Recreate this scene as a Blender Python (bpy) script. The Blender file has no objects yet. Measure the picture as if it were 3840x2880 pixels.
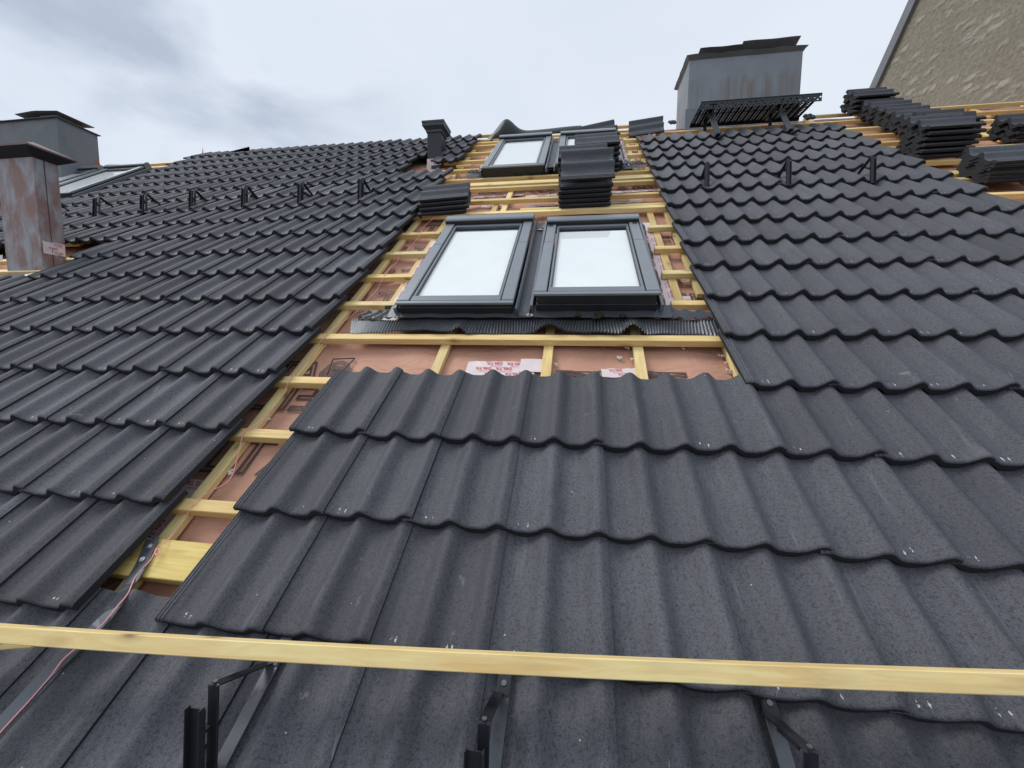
import bpy, math, random
from math import sin, cos, pi, radians
from mathutils import Matrix, Vector
random.seed(7)
SC = bpy.context.scene
COL = SC.collection
# ------------------------------------------------------------------ frames
AL = radians(36.0)                       # roof pitch
W, E = 0.30, 0.3507                      # tile cover width, course spacing
RX = Matrix.Rotation(AL, 4, 'X')
def RW(u, v, w=0.0): return Vector((u, v*cos(AL)-w*sin(AL), v*sin(AL)+w*cos(AL)))
# camera solved from the tile grid
F = 1555.3
CR = [Vector((0.9885, 0.1277, -0.0812)), Vector((0.0239, -0.6616, -0.7495)), Vector((-0.1495, 0.7389, -0.6571))]
CP = Vector((0.198, -1.3414, 1.1467))
def ray(x, y): return CR[0]*((x-1920)/F) + CR[1]*((y-1440)/F) + CR[2]
def at(x, y, w=0.0):
    "photo pixel -> (u, v) on the plane parallel to the roof at height w"
    d = ray(x, y); t = (w-CP.z)/d.z
    q = CP + d*t; return q.x, q.y
# ------------------------------------------------------------------ mesh builder
class MB:
    def __init__(s): s.v = []; s.f = []; s.sm = []
    def add(s, vs, fs, smooth=False, m=None):
        n = len(s.v)
        for p in vs:
            p = Vector(p); s.v.append(m @ p if m else p)
        for f in fs: s.f.append([i+n for i in f]); s.sm.append(smooth)
        return s
    def box(s, x0, x1, y0, y1, z0, z1, b=0.0, m=None):
        if b <= 0:
            vs = [(x, y, z) for z in (z0, z1) for y in (y0, y1) for x in (x0, x1)]
            return s.add(vs, [(0,2,3,1), (4,5,7,6), (0,1,5,4), (1,3,7,5), (3,2,6,7), (2,0,4,6)], m=m)
        # chamfered box
        vs = []; 
        for z, zi in ((z0, z0+b), (z1, z1-b)):
            for y, yi in ((y0, y0+b), (y1, y1-b)):
                for x, xi in ((x0, x0+b), (x1, x1-b)):
                    vs += [(x, yi, zi), (xi, y, zi), (xi, yi, z)]
        def c(ix, iy, iz, k): return (iz*4+iy*2+ix)*3+k
        fs = []
        for i in (0, 1):
            fs.append([c(i,0,0,0), c(i,1,0,0), c(i,1,1,0), c(i,0,1,0)][::(1 if i else -1)])
            fs.append([c(0,i,0,1), c(1,i,0,1), c(1,i,1,1), c(0,i,1,1)][::(-1 if i else 1)])
            fs.append([c(0,0,i,2), c(1,0,i,2), c(1,1,i,2), c(0,1,i,2)][::(1 if i else -1)])
        for i in (0, 1):
            for j in (0, 1):
                fs.append([c(i,j,0,0), c(i,j,1,0), c(i,j,1,1), c(i,j,0,1)][::(1 if i != j else -1)])
                fs.append([c(i,0,j,0), c(i,1,j,0), c(i,1,j,2), c(i,0,j,2)][::(1 if i == j else -1)])
                fs.append([c(0,i,j,1), c(1,i,j,1), c(1,i,j,2), c(0,i,j,2)][::(1 if i != j else -1)])
        for z in (0, 1):
            for y in (0, 1):
                for x in (0, 1):
                    fs.append([c(x,y,z,0), c(x,y,z,1), c(x,y,z,2)][::(1 if (x+y+z) % 2 else -1)])
        return s.add(vs, fs, m=m)
    def prism(s, prof, a, b, axis='x', smooth=False, m=None):
        "closed 2D profile swept along an axis from a to b"
        n = len(prof); vs = []
        for t in (a, b):
            for p, q in prof:
                vs.append({'x': (t, p, q), 'y': (p, t, q), 'z': (p, q, t)}[axis])
        fs = [[i, (i+1) % n, n+(i+1) % n, n+i] for i in range(n)]
        s.add(vs, fs, smooth, m); return s.add(vs, [list(range(n))[::-1], [n+i for i in range(n)]], False, m)
    def tube(s, pts, r, n=8, m=None, caps=True):
        pts = [Vector(p) for p in pts]; vs = []; prev = None
        for i, p in enumerate(pts):
            d = (pts[min(i+1, len(pts)-1)] - pts[max(i-1, 0)]).normalized()
            up = Vector((0, 0, 1)) if abs(d.z) < .9 else Vector((1, 0, 0))
            a = d.cross(up).normalized() if prev is None else (prev - d*prev.dot(d)).normalized()
            prev = a; b = d.cross(a)
            rr = r[i] if isinstance(r, (list, tuple)) else r
            for k in range(n):
                t = 2*pi*k/n; vs.append(p + a*(rr*cos(t)) + b*(rr*sin(t)))
        fs = [[i*n+k, i*n+(k+1) % n, (i+1)*n+(k+1) % n, (i+1)*n+k] for i in range(len(pts)-1) for k in range(n)]
        if caps: fs += [list(range(n))[::-1], [(len(pts)-1)*n+k for k in range(n)]]
        return s.add(vs, fs, True, m)
    def grid(s, fn, nu, nv, smooth=True, m=None, flip=False):
        vs = [fn(i/nu, j/nv) for j in range(nv+1) for i in range(nu+1)]
        k = nu+1
        fs = [[j*k+i, j*k+i+1, (j+1)*k+i+1, (j+1)*k+i] for j in range(nv) for i in range(nu)]
        if flip: fs = [f[::-1] for f in fs]
        return s.add(vs, fs, smooth, m)
    def sheet(s, fn, nu, nv, th=0.002, m=None):
        s.grid(fn, nu, nv, True, m)
        def lo(a, b): p = Vector(fn(a, b)); p.z -= th; return p
        return s.grid(lo, nu, nv, True, m, True)
    def cyl(s, x, y, z0, z1, r, n=16, m=None):
        return s.prism([(x+r*cos(2*pi*k/n), y+r*sin(2*pi*k/n)) for k in range(n)], z0, z1, 'z', m=m)
    def mesh(s, name):
        me = bpy.data.meshes.new(name)
        me.from_pydata([tuple(p) for p in s.v], [], s.f)
        me.polygons.foreach_set('use_smooth', s.sm)
        me.update(); return me
def tag(o, label=None, cat=None, group=None, kind=None):
    if label: o['label'] = label
    if cat: o['category'] = cat
    if group: o['group'] = group
    if kind: o['kind'] = kind
    elif cat: o['kind'] = 'thing'
    return o
def link(o): COL.objects.link(o); return o
def obj(name, mb, mat, parent=None, M=None):
    me = mb.mesh(name) if isinstance(mb, MB) else mb
    o = bpy.data.objects.new(name, me)
    if mat and not me.materials: me.materials.append(mat)
    link(o)
    if parent: o.parent = parent
    if M is not None:
        if parent: o.matrix_basis = M
        else: o.matrix_world = M
    return o
def empty(name, M):
    o = bpy.data.objects.new(name, None); o.empty_display_size = .1; link(o); o.matrix_world = M; return o
def RM(u, v, w=0.0, rz=0.0, rx=0.0, ry=0.0):
    "matrix of an object standing on the roof frame"
    return Matrix.Translation(RW(u, v, w)) @ RX @ Matrix.Rotation(rz, 4, 'Z') @ Matrix.Rotation(ry, 4, 'Y') @ Matrix.Rotation(rx, 4, 'X')
def WM(x, y, z, rz=0.0): return Matrix.Translation((x, y, z)) @ Matrix.Rotation(rz, 4, 'Z')
# ------------------------------------------------------------------ materials
def lin(c): return tuple((x/255/12.92 if x/255 <= .04045 else ((x/255+.055)/1.055)**2.4) for x in c)
class Mat:
    def __init__(s, name):
        s.m = bpy.data.materials.new(name); s.m.use_nodes = True
        s.t = s.m.node_tree; s.n = s.t.nodes; s.b = s.n['Principled BSDF']
        s._tc = None
    def N(s, kind, **kw):
        n = s.n.new(kind)
        for k, v in kw.items():
            if k in n.inputs and not hasattr(n, k): n.inputs[k].default_value = v
            else: setattr(n, k, v)
        return n
    def L(s, a, b): s.t.links.new(a, b)
    def co(s, sc=(1, 1, 1), out='Object'):
        if not s._tc: s._tc = s.N('ShaderNodeTexCoord')
        mp = s.N('ShaderNodeMapping'); mp.inputs['Scale'].default_value = sc
        s.L(s._tc.outputs[out], mp.inputs['Vector']); return mp.outputs[0]
    def rnd_co(s, sc=(1, 1, 1)):
        "object coordinates shifted by a per-object random, so copies differ"
        c = s.co(sc); oi = s.N('ShaderNodeObjectInfo'); a = s.N('ShaderNodeVectorMath', operation='SCALE')
        cmb = s.N('ShaderNodeCombineXYZ')
        for i in range(3): s.L(oi.outputs['Random'], cmb.inputs[i])
        s.L(cmb.outputs[0], a.inputs[0]); a.inputs['Scale'].default_value = 37.0
        ad = s.N('ShaderNodeVectorMath', operation='ADD'); s.L(c, ad.inputs[0]); s.L(a.outputs[0], ad.inputs[1])
        return ad.outputs[0], oi.outputs['Random']
    def noise(s, vec, scale, detail=3, rough=.5, dist=0.0):
        n = s.N('ShaderNodeTexNoise'); n.inputs['Scale'].default_value = scale; n.inputs['Detail'].default_value = detail
        n.inputs['Roughness'].default_value = rough; n.inputs['Distortion'].default_value = dist
        s.L(vec, n.inputs['Vector']); return n.outputs['Fac']
    def ramp(s, fac, stops, interp='LINEAR'):
        r = s.N('ShaderNodeValToRGB'); r.color_ramp.interpolation = interp
        e = r.color_ramp.elements
        while len(e) < len(stops): e.new(.5)
        for k, (p, c) in zip(e, stops):
            k.position = p; k.color = (c, c, c, 1) if isinstance(c, (int, float)) else (*c, 1)
        s.L(fac, r.inputs[0]); return r.outputs[0]
    def mix(s, fac, a, b, mode='MIX'):
        m = s.N('ShaderNodeMix', data_type='RGBA', blend_type=mode)
        for i, x in ((0, fac), (6, a), (7, b)):
            if isinstance(x, (int, float)) : m.inputs[i].default_value = x if i == 0 else (x, x, x, 1)
            elif isinstance(x, tuple): m.inputs[i].default_value = (*x, 1)
            else: s.L(x, m.inputs[i])
        return m.outputs[2]
    def math(s, op, a, b=None, c=None):
        m = s.N('ShaderNodeMath', operation=op)
        for i, x in enumerate((a, b, c)):
            if x is None: continue
            if isinstance(x, (int, float)): m.inputs[i].default_value = x
            else: s.L(x, m.inputs[i])
        return m.outputs[0]
    def sep(s, vec):
        n = s.N('ShaderNodeSeparateXYZ'); s.L(vec, n.inputs[0]); return n.outputs
    def bump(s, h, strength=.3, dist=.002):
        b = s.N('ShaderNodeBump'); b.inputs['Strength'].default_value = strength; b.inputs['Distance'].default_value = dist
        s.L(h, b.inputs['Height']); s.L(b.outputs[0], s.b.inputs['Normal']); return s
    def set(s, color=None, rough=None, metal=None, spec=None):
        for k, x in (('Base Color', color), ('Roughness', rough), ('Metallic', metal), ('Specular IOR Level', spec)):
            if x is None: continue
            if isinstance(x, tuple): s.b.inputs[k].default_value = (*x, 1)
            elif isinstance(x, (int, float)): s.b.inputs[k].default_value = x
            else: s.L(x, s.b.inputs[k])
        return s
def tile_mat(gain=1.0):
    M = Mat('granulated_tile'); v, r = M.rnd_co()
    o = M.sep(M.co())
    fine = M.noise(v, 430, 2, .7); mid = M.noise(v, 120, 3, .65); big = M.noise(v, 5, 3, .55)
    c = M.mix(big, (.070, .073, .087), (.106, .110, .127))
    if gain != 1: c = M.mix(.5, c, (.22, .225, .225))
    c = M.mix(1.0, c, M.ramp(fine, [(.36, .50), (.50, 1.0), (.66, 1.2)]), 'MULTIPLY')
    c = M.mix(1.0, c, M.ramp(mid, [(.36, .52), (.47, .98), (.7, 1.12)]), 'MULTIPLY')
    # per-tile tone
    c = M.mix(1.0, c, M.ramp(r, [(0, .74), (.45, .98), (.9, 1.10), (1, 1.38)]), 'MULTIPLY')
    # grime and rain streaks along the slope, brownish in places
    st = M.noise(M.rnd_co((22, 3, 3))[0], 1.0, 5, .65, .5)
    c = M.mix(M.ramp(st, [(.30, .40), (.48, 0.0)]), c, (.036, .038, .047))
    c = M.mix(M.ramp(st, [(.60, 0.0), (.80, .42)]), c, (.22, .225, .235))
    # cement smudges and boot scuffs, sparse
    sm = M.noise(M.rnd_co((7, 4, 7))[0], 1.6, 6, .72, 1.2)
    c = M.mix(M.ramp(sm, [(.655, 0.0), (.72, .55)]), c, (.30, .30, .31))
    # white chips by the nose, only on some troughs
    sx = M.math('PINGPONG', M.math('SUBTRACT', o[0], .051), .075)
    dx = M.math('ABSOLUTE', M.math('SUBTRACT', M.math('ABSOLUTE', sx), M.ramp(r, [(0, .006), (1, .018)])))
    wob = M.noise(v, 26, 2)
    dy = M.math('ABSOLUTE', M.math('SUBTRACT', o[1], M.math('MULTIPLY_ADD', wob, .036, .006)))
    d = M.math('ADD', M.math('MULTIPLY', dx, 3.0), dy)
    n2 = M.noise(v, 95, 2, .6); gate = M.noise(M.rnd_co((6, 6, 6))[0], 1.2, 2)
    m = M.math('MULTIPLY', M.math('LESS_THAN', d, .0088), M.math('GREATER_THAN', n2, .49))
    m = M.math('MULTIPLY', m, M.math('GREATER_THAN', gate, .50))
    c = M.mix(m, c, (.55, .56, .57))
    sp = M.N('ShaderNodeTexVoronoi'); sp.inputs['Scale'].default_value = 13; M.L(v, sp.inputs['Vector'])
    c = M.mix(M.math('LESS_THAN', sp.outputs['Distance'], M.math('MULTIPLY', gate, .05)), c, (.45, .45, .45))
    M.set(color=c, rough=M.ramp(mid, [(.3, .62), (.7, .80)]), spec=.5)
    h = M.math('ADD', M.math('MULTIPLY', fine, .7), M.math('MULTIPLY', mid, .7))
    M.bump(h, .75, .0026); return M.m
def wood_mat(name='pine', tint=(1, 1, 1), dark=.0):
    M = Mat(name); v, r = M.rnd_co((1.2, 14, 14))
    g = M.noise(v, 3.2, 5, .62, .9)
    A = tuple(min(.92, a*t) for a, t in zip((.69, .455, .17), tint)); B = tuple(min(.92, a*t) for a, t in zip((.90, .69, .315), tint))
    c = M.mix(M.ramp(g, [(.3, 0.), (.7, 1.)]), A, B)
    v2, _ = M.rnd_co((5.5, 13, 13)); k = M.N('ShaderNodeTexVoronoi'); k.inputs['Scale'].default_value = 1.0; M.L(v2, k.inputs['Vector'])
    kk = M.math('MULTIPLY', M.ramp(k.outputs['Distance'], [(.04, .9), (.15, .25), (.30, 0.)]), M.math('GREATER_THAN', M.sep(k.outputs['Color'])[0], .45))
    c = M.mix(kk, c, (.22, .12, .05))
    dk = M.noise(M.rnd_co((.7, 3, 3))[0], 2.0, 4, .7)
    c = M.mix(M.ramp(dk, [(.58, 0.), (.75, .35)]), c, (.33, .25, .14))
    big = M.noise(M.rnd_co((.9, 2, 2))[0], 1.3, 3)
    c = M.mix(M.ramp(big, [(.42, 0.), (.78, .22)]), c, (.50, .41, .2))
    c = M.mix(1.0, c, M.ramp(r, [(0, .82), (1, 1.08)]), 'MULTIPLY')
    M.set(color=c, rough=.62, spec=.3); M.bump(g, .25, .001); return M.m
def metal_mat(name, col, rough=.42, metal=.55, var=.12, streak=False, spec=.5):
    M = Mat(name); v = M.co(); n = M.noise(v, 7, 4, .6); n2 = M.noise(v, 60, 2)
    lo = tuple(c*(1-var*1.6) for c in col); hi = tuple(c*(1+var) for c in col)
    c = M.mix(n, lo, hi)
    M.set(color=c, rough=M.ramp(n2, [(.3, rough*.85), (.7, min(1, rough*1.2))]), metal=metal, spec=spec)
    M.bump(n2, .08, .001); return M.m
def zinc_mat(name, base, rust, amount, zs=.12, patch=False, seed=0.0, band=None):
    M = Mat(name); v = M.co()
    ad = M.N('ShaderNodeVectorMath', operation='ADD'); M.L(v, ad.inputs[0]); ad.inputs[1].default_value = (seed, seed*2, seed*.5); v = ad.outputs[0]
    c = M.mix(M.noise(v, 3.2, 4, .6), tuple(x*.72 for x in base), tuple(x*1.22 for x in base))
    mp = M.N('ShaderNodeMapping'); mp.inputs['Scale'].default_value = (1, 1, zs); M.L(v, mp.inputs['Vector'])
    s = M.noise(mp.outputs[0], 9 if not patch else 8, 6, .68, .5)
    f = M.ramp(s, [(1-amount-.12, 0.), (1-amount+.06, .85)])
    if band:
        z = M.sep(M.co())[2]; mr = M.N('ShaderNodeMapRange'); M.L(z, mr.inputs[0]); mr.inputs[1].default_value = band[1]; mr.inputs[2].default_value = band[0]
        n3 = M.noise(mp.outputs[0], 14, 2); z2 = M.math('SUBTRACT', M.math('ADD', band[0], M.math('MULTIPLY', n3, .30)), z); m2 = M.N('ShaderNodeMapRange', interpolation_type='SMOOTHSTEP'); M.L(z2, m2.inputs[0]); m2.inputs[1].default_value = 0.; m2.inputs[2].default_value = .12; f = M.math('MULTIPLY', f, m2.outputs[0])
    c = M.mix(f, c, rust)
    M.set(color=c, rough=.55, metal=.25, spec=.4); M.bump(M.noise(v, 2.5, 3), .5, .02); return M.m
def plain(name, col, rough=.6, metal=0., spec=.4, nsc=30, var=.15, bump=.1):
    M = Mat(name); n = M.noise(M.co(), nsc, 3)
    M.set(color=M.mix(n, tuple(c*(1-var) for c in col), tuple(min(1, c*(1+var)) for c in col)), rough=rough, metal=metal, spec=spec)
    M.bump(n, bump, .002); return M.m
TILE = tile_mat(); WOOD = wood_mat(); WOOD2 = wood_mat('pine_greenish', (.95, 1.0, .78)); WOODP = wood_mat('pine_pale', (1.13, 1.18, 1.35))
def membrane_mat():
    M = Mat('brown_underlay'); v = M.co(); n = M.noise(v, 2.2, 4, .6, .3); f = M.noise(v, 120, 2)
    c = M.mix(n, (.50, .265, .185), (.60, .335, .24))
    M.set(color=c, rough=.72, spec=.3); w_ = M.noise(M.co((1, 2.2, 1)), 5, 5, .62, 1.4); M.bump(w_, .6, .03); return M.m
MEMB = membrane_mat()
INK = plain('dark_print', (.085, .055, .05), .7, bump=0)
RED = plain('red_print', (.55, .035, .06), .6, bump=0)
TAPE = plain('white_tape', (.72, .62, .62), .45, spec=.5, nsc=14, var=.1, bump=.4)
FRAME = metal_mat('window_grey_lacquer', (.185, .205, .23), .33, .25, .07)
COVER = metal_mat('window_cover_lacquer', (.225, .245, .27), .34, .25, .07)
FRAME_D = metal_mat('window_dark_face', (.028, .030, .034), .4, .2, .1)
BLACK = metal_mat('black_powder_coat', (.022, .024, .029), .30, .15, .1)
LEAD = metal_mat('pleated_lead', (.15, .16, .175), .36, .6, .35)
FLASH = metal_mat('flashing_sheet', (.085, .092, .105), .42, .4, .22)
BLIND = plain('white_blind', (.92, .94, .94), .8, nsc=4, var=.06, bump=0)
RUBBER = metal_mat('black_roofing_sheet', (.038, .046, .048), .5, .05, .2, spec=.4)
ZINC_R = zinc_mat('zinc_with_rust_runs', (.24, .26, .285), (.18, .15, .125), .42, .03, seed=3.1, band=(.98, .10))
ZINC_L = zinc_mat('zinc_dull', (.155, .17, .19), (.16, .11, .09), .33, .3, seed=9.2)
RUSTY = zinc_mat('galvanised_rusted', (.36, .365, .39), (.27, .145, .12), .49, .42, True, seed=5.5)
CAPR = plain('rusty_cap', (.19, .125, .11), .55, .2, nsc=8, var=.3)
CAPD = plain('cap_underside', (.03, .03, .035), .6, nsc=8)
STRING = plain('pink_string', (.85, .36, .38), .7, nsc=200)
SCREW = metal_mat('screw_zinc', (.6, .6, .62), .3, .9)
FOAM = plain('white_foam', (.72, .70, .66), .9, nsc=90, var=.2, bump=.8)
MOSS = plain('dark_moss', (.025, .03, .014), .95, nsc=60, var=.5, bump=1)
def glass_mat():
    m = bpy.data.materials.new('window_glass'); m.use_nodes = True; t = m.node_tree; n = t.nodes; n.clear()
    o = n.new('ShaderNodeOutputMaterial'); g = n.new('ShaderNodeBsdfGlossy'); g.inputs['Roughness'].default_value = .03
    tr = n.new('ShaderNodeBsdfTransparent'); tr.inputs[0].default_value = (.97, .985, .985, 1)
    lw = n.new('ShaderNodeLayerWeight'); fr = n.new('ShaderNodeMath'); fr.operation = 'POWER'; fr.inputs[1].default_value = 3.6; t.links.new(lw.outputs['Facing'], fr.inputs[0]); lw.inputs['Blend'].default_value = .5
    ad = n.new('ShaderNodeMath'); ad.operation = 'MULTIPLY_ADD'; ad.inputs[1].default_value = .85; ad.inputs[2].default_value = .07; t.links.new(fr.outputs[0], ad.inputs[0]); fr = ad; mx = n.new('ShaderNodeMixShader')
    t.links.new(fr.outputs[0], mx.inputs[0]); t.links.new(tr.outputs[0], mx.inputs[1]); t.links.new(g.outputs[0], mx.inputs[2])
    t.links.new(mx.outputs[0], o.inputs[0]); return m
GLASS = glass_mat()
def wall_mat():
    M = Mat('rubble_render'); v = M.co(); 
    c = M.mix(M.noise(v, 1.2, 4, .6), (.21, .195, .150), (.29, .272, .215))
    c = M.mix(1., c, M.ramp(M.noise(v, 14, 4, .65), [(.3, .78), (.7, 1.15)]), 'MULTIPLY')
    # scattered flat stones peeping through the render, long side level
    vv = M.co((1, 3.4, 8.6)); k = M.N('ShaderNodeTexVoronoi'); k.inputs['Scale'].default_value = 1.0; k.inputs['Randomness'].default_value = 1.0
    wob = M.noise(v, 7, 4); sv = M.N('ShaderNodeVectorMath', operation='MULTIPLY_ADD')
    cm = M.N('ShaderNodeCombineXYZ'); M.L(wob, cm.inputs[1]); M.L(wob, cm.inputs[2]); M.L(cm.outputs[0], sv.inputs[0]); sv.inputs[1].default_value = (1.2, 1.2, 1.2); M.L(vv, sv.inputs[2])
    M.L(sv.outputs[0], k.inputs['Vector'])
    keep = M.math('GREATER_THAN', M.sep(k.outputs['Color'])[0], .25)
    st = M.math('MULTIPLY', M.ramp(k.outputs['Distance'], [(.18, .8), (.5, 0.)]), keep)
    c = M.mix(st, c, M.mix(M.sep(k.outputs['Color'])[1], (.28, .27, .235), (.43, .415, .37)))
    M.set(color=c, rough=.9, spec=.2); M.bump(M.math('ADD', M.noise(v, 18, 4), st), .6, .03); return M.m
WALL = wall_mat()
# ------------------------------------------------------------------ tiles
SL = -.100
A_, PER = .0185, .5
def hprof(s):
    "top height of a double-wave tile, s = 0 (seam) .. 1 (seam)"
    if s < 0:                      # interlocking flange with grooves
        q = (-s)/.1
        return .003 - .003*q + (.0022 if (int(q*5) % 2 == 0 and q < .95) else -.0012)
    h = A_*cos(2*pi*(s-.43)/PER)
    # crests a little narrower than troughs
    h += .0048*cos(4*pi*(s-.43)/PER)
    return h - .008*max(0, 1-s/.045) + (.002 if s > .99 else 0)
def make_tile_mesh(L=.42):
    m = MB()
    ss = [-.10, -.099, -.081, -.079, -.061, -.059, -.041, -.039, -.021, -.019, -.001, .001, .02]+[.05+.962*i/34 for i in range(35)]
    ys = [0, .002, .006, .016, .14, .28, L]
    drop = [.008, .003, .001, 0, 0, 0, 0]
    sl = SL
    th = .027
    def T(s, y, d): return (s*W, y, hprof(s)-.004+sl*y-d)
    n = len(ss); vs = [T(s, y, d) for y, d in zip(ys, drop) for s in ss]
    fs = [[j*n+i, j*n+i+1, (j+1)*n+i+1, (j+1)*n+i] for j in range(len(ys)-1) for i in range(n-1)]
    m.add(vs, fs, True)
    ntop = len(m.f)
    # underside
    def B(s, y): return (s*W, y, A_*cos(2*pi*(max(s, 0)-.43)/PER)-.004+sl*y-th-(0.004 if s < .97 else -.003))
    vb = [B(s, y) for y in (0, L) for s in ss]
    m.add(vb, [[i, n+i, n+i+1, i+1] for i in range(n-1)], True)
    nose = [T(s, 0, .008) for s in ss]+[B(s, 0) for s in ss]
    m.add(nose, [[n+i, n+i+1, i+1, i] for i in range(n-1)], False)
    head = [T(s, L, 0) for s in ss]+[B(s, L) for s in ss]
    m.add(head, [[i, i+1, n+i+1, n+i] for i in range(n-1)], False)
    for s, rev in ((ss[0], False), (ss[-1], True)):
        vs = [T(s, y, d) for y, d in zip(ys, drop)] + [B(s, y) for y in ys]
        k = len(ys); fs = [[i, k+i, k+i+1, i+1] for i in range(k-1)]
        m.add(vs, [f[::-1] for f in fs] if not rev else fs, False)
    # rafter-side nibs and ribs so the underside is not bare
    m.box(.05*W, .25*W, L-.03, L-.012, sl*L-.055, sl*L-.03); m.box(.55*W, .78*W, L-.03, L-.012, sl*L-.055, sl*L-.03)
    me = m.mesh('roof_tile'); me['ntop'] = ntop; return me
EDGE_SHADE = plain('concrete_edge_painted_shade', (.020, .021, .025), .8, nsc=150, var=.4, bump=.5)  # concrete noses and undersides, coloured near-black to paint in their shade
TM = make_tile_mesh(); TM.materials.append(TILE); TM.materials.append(EDGE_SHADE)
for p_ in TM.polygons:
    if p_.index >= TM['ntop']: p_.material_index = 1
ORD = ['zeroth', 'first', 'second', 'third', 'fourth', 'fifth', 'sixth', 'seventh', 'eighth', 'ninth', 'tenth', 'eleventh', 'twelfth', 'thirteenth', 'fourteenth',
       'fifteenth', 'sixteenth', 'seventeenth', 'eighteenth', 'nineteenth', 'twentieth', 'twenty-first', 'twenty-second', 'twenty-third']
cells = []
for n in range(-6, 15):
    for c in range(-24, 13):
        if n <= -4: ok = True
        elif n <= -1: ok = c != -4
        elif c >= 3: ok = c <= 9 and n <= 12
        elif c <= -5: ok = True
        else: ok = False
        if c >= 10 and n > -4: ok = False
        if c < 0 and ok:
            if n in (3, 4) and -17 <= c <= -14: ok = False
            if n >= 9 and c < -19: ok = False
            if n == 8 and c < -20: ok = False
            if n in (7,) and c < -22: ok = False
            if (c, n) in ((-5, 10), (-6, 10), (-6, 11)): ok = False
        if ok: cells.append((c, n))
def jit(c, n):
    r = random.Random(c*131+n*17+5)
    return r.uniform(-.002, .002), r.uniform(-.0045, .0045), r.uniform(-.0012, .0018), r.uniform(-.007, .007), r.uniform(-.005, .005)
def cell_M(c, n):
    a, b, d, e, f = jit(c, n)
    return RM(c*W+a, n*E+b, d, rz=e, ry=f)
def pix(u, v, w=0.0):
    d = Vector((u, v, w))-CP; z = d.dot(CR[2])
    if z <= .2: return None
    return 1920+F*d.dot(CR[0])/z, 1440+F*d.dot(CR[1])/z, z
def seen(c, n):
    "how large the tile shows"
    k = 0
    for i in range(5):
        for j in range(5):
            q = pix((c+.1+.2*i)*W, (n+.1+.2*j)*E)
            if q and 0 < q[0] < 3840 and 0 < q[1] < 2880: k += 1
    q = pix((c+.5)*W, (n+.5)*E)
    if not q or k == 0: return 0
    a = pix(c*W, n*E); b = pix((c+1)*W, n*E); d = pix(c*W, (n+1)*E)
    if not (a and b and d): return k*1e6
    return k/25*abs((b[0]-a[0])*(d[1]-a[1])-(b[1]-a[1])*(d[0]-a[0]))
rank = sorted(cells, key=lambda q: -seen(*q))
N_IND = 256
single = set(q for q in rank[:N_IND] if seen(*q) > 0)
def where(c, n):
    row = 'just below the front batten' if n == -4 else ('in the lowest course' if n < -4 else '%s course above the front batten' % ORD[n+4])
    if n <= -4:
        k = c+4
        return 'grey roof tile %s, %s' % (('%s right of the black strap' % ORD[k+1]) if k >= 0 else ('%s left of the black strap' % ORD[-k]), row)
    if c <= -5: return 'grey roof tile, %s left of the bare strip, %s' % (ORD[-4-c], row)
    if n <= -1: return 'grey roof tile, %s right of the bare strip, %s' % (ORD[c+4], row)
    return 'grey roof tile, %s right of the skylight opening, %s' % (ORD[c-2], row)
TM2 = TM.copy(); TM2.materials[0] = tile_mat(3.0)
PALE = {(-14, 8), (-12, 8), (-11, 8), (-9, 8), (-8, 8)}
rest = MB()
base_v = [v.co.copy() for v in TM.vertices]; base_f = [list(p.vertices) for p in TM.polygons]; base_s = [p.use_smooth for p in TM.polygons]
rv, rf, rs, rm = [], [], [], []; base_m = [p.material_index for p in TM.polygons]
for c, n in cells:
    M = cell_M(c, n)
    if (c, n) in single:
        o = bpy.data.objects.new('roof_tile', TM2 if (c, n) in PALE else TM); link(o); o.matrix_world = M
        tag(o, where(c, n).replace('grey', 'pale grey') if (c, n) in PALE else where(c, n), 'roof tile', 'laid concrete roof tiles')
    else:
        k = len(rv); rv += [M @ p for p in base_v]; rf += [[i+k for i in f] for f in base_f]; rs += base_s; rm += base_m
me = bpy.data.meshes.new('roof_tiles'); me.from_pydata([tuple(p) for p in rv], [], rf); me.polygons.foreach_set('use_smooth', rs); me.materials.append(TILE); me.materials.append(EDGE_SHADE); me.polygons.foreach_set('material_index', rm)
o = bpy.data.objects.new('roof_tiles', me); link(o)
tag(o, 'small far courses of dark grey roof tiles up towards the ridge', 'roof tiles', kind='stuff')
# stacks of loose tiles, turned a quarter
NST = [0]
def stack(u, v, w, count, label, rz=pi/2, gap=.036, flipx=False, drift=(0, 0), jitter=.008, tilt=0., lift=0):
    r = random.Random(NST[0]*7+3); NST[0] += 1
    words = ['bottom', 'second lowest', 'third lowest', 'fourth lowest', 'fifth lowest', 'sixth lowest', 'seventh lowest']
    for i in range(count if not lift else count-1):
        o = bpy.data.objects.new('roof_tile', TM); link(o)
        du, dv = drift[0]*i+r.uniform(-jitter, jitter), drift[1]*i+r.uniform(-jitter*.6, jitter*.6)
        o.matrix_world = RM(u+du, v+dv, w+gap*i, rz=rz+r.uniform(-.025, .025)) @ Matrix.Rotation(tilt, 4, 'Y') @ Matrix.Rotation(.098, 4, 'X')
        nm = 'top' if i == count-1 else words[i]
        tag(o, '%s tile of %s' % (nm, label), 'roof tile', 'loose tiles in stacks')
# with rz = +90 deg local x -> +v, local y -> -u ; so (u) is the right end
stack(-2.50*W, 6.36*E, -.030, 4, 'the skewed stack left above the lower skylights', rz=pi/2+.14, gap=.036, drift=(.010, .006), jitter=.022)
stack(1.52*W, 6.47*E, -.030, 6, 'the squared stack above the right lower skylight', rz=pi/2+.015, gap=.037, lift=1)
stack(1.47*W, 7.40*E, -.030, 8, 'the stack just upslope of the squared one', rz=pi/2+.01, gap=.040)
stack(1.93*W, 9.25*E, -.030, 6, 'the stack against the upper right skylight', rz=pi/2+.02, gap=.048)
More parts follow.
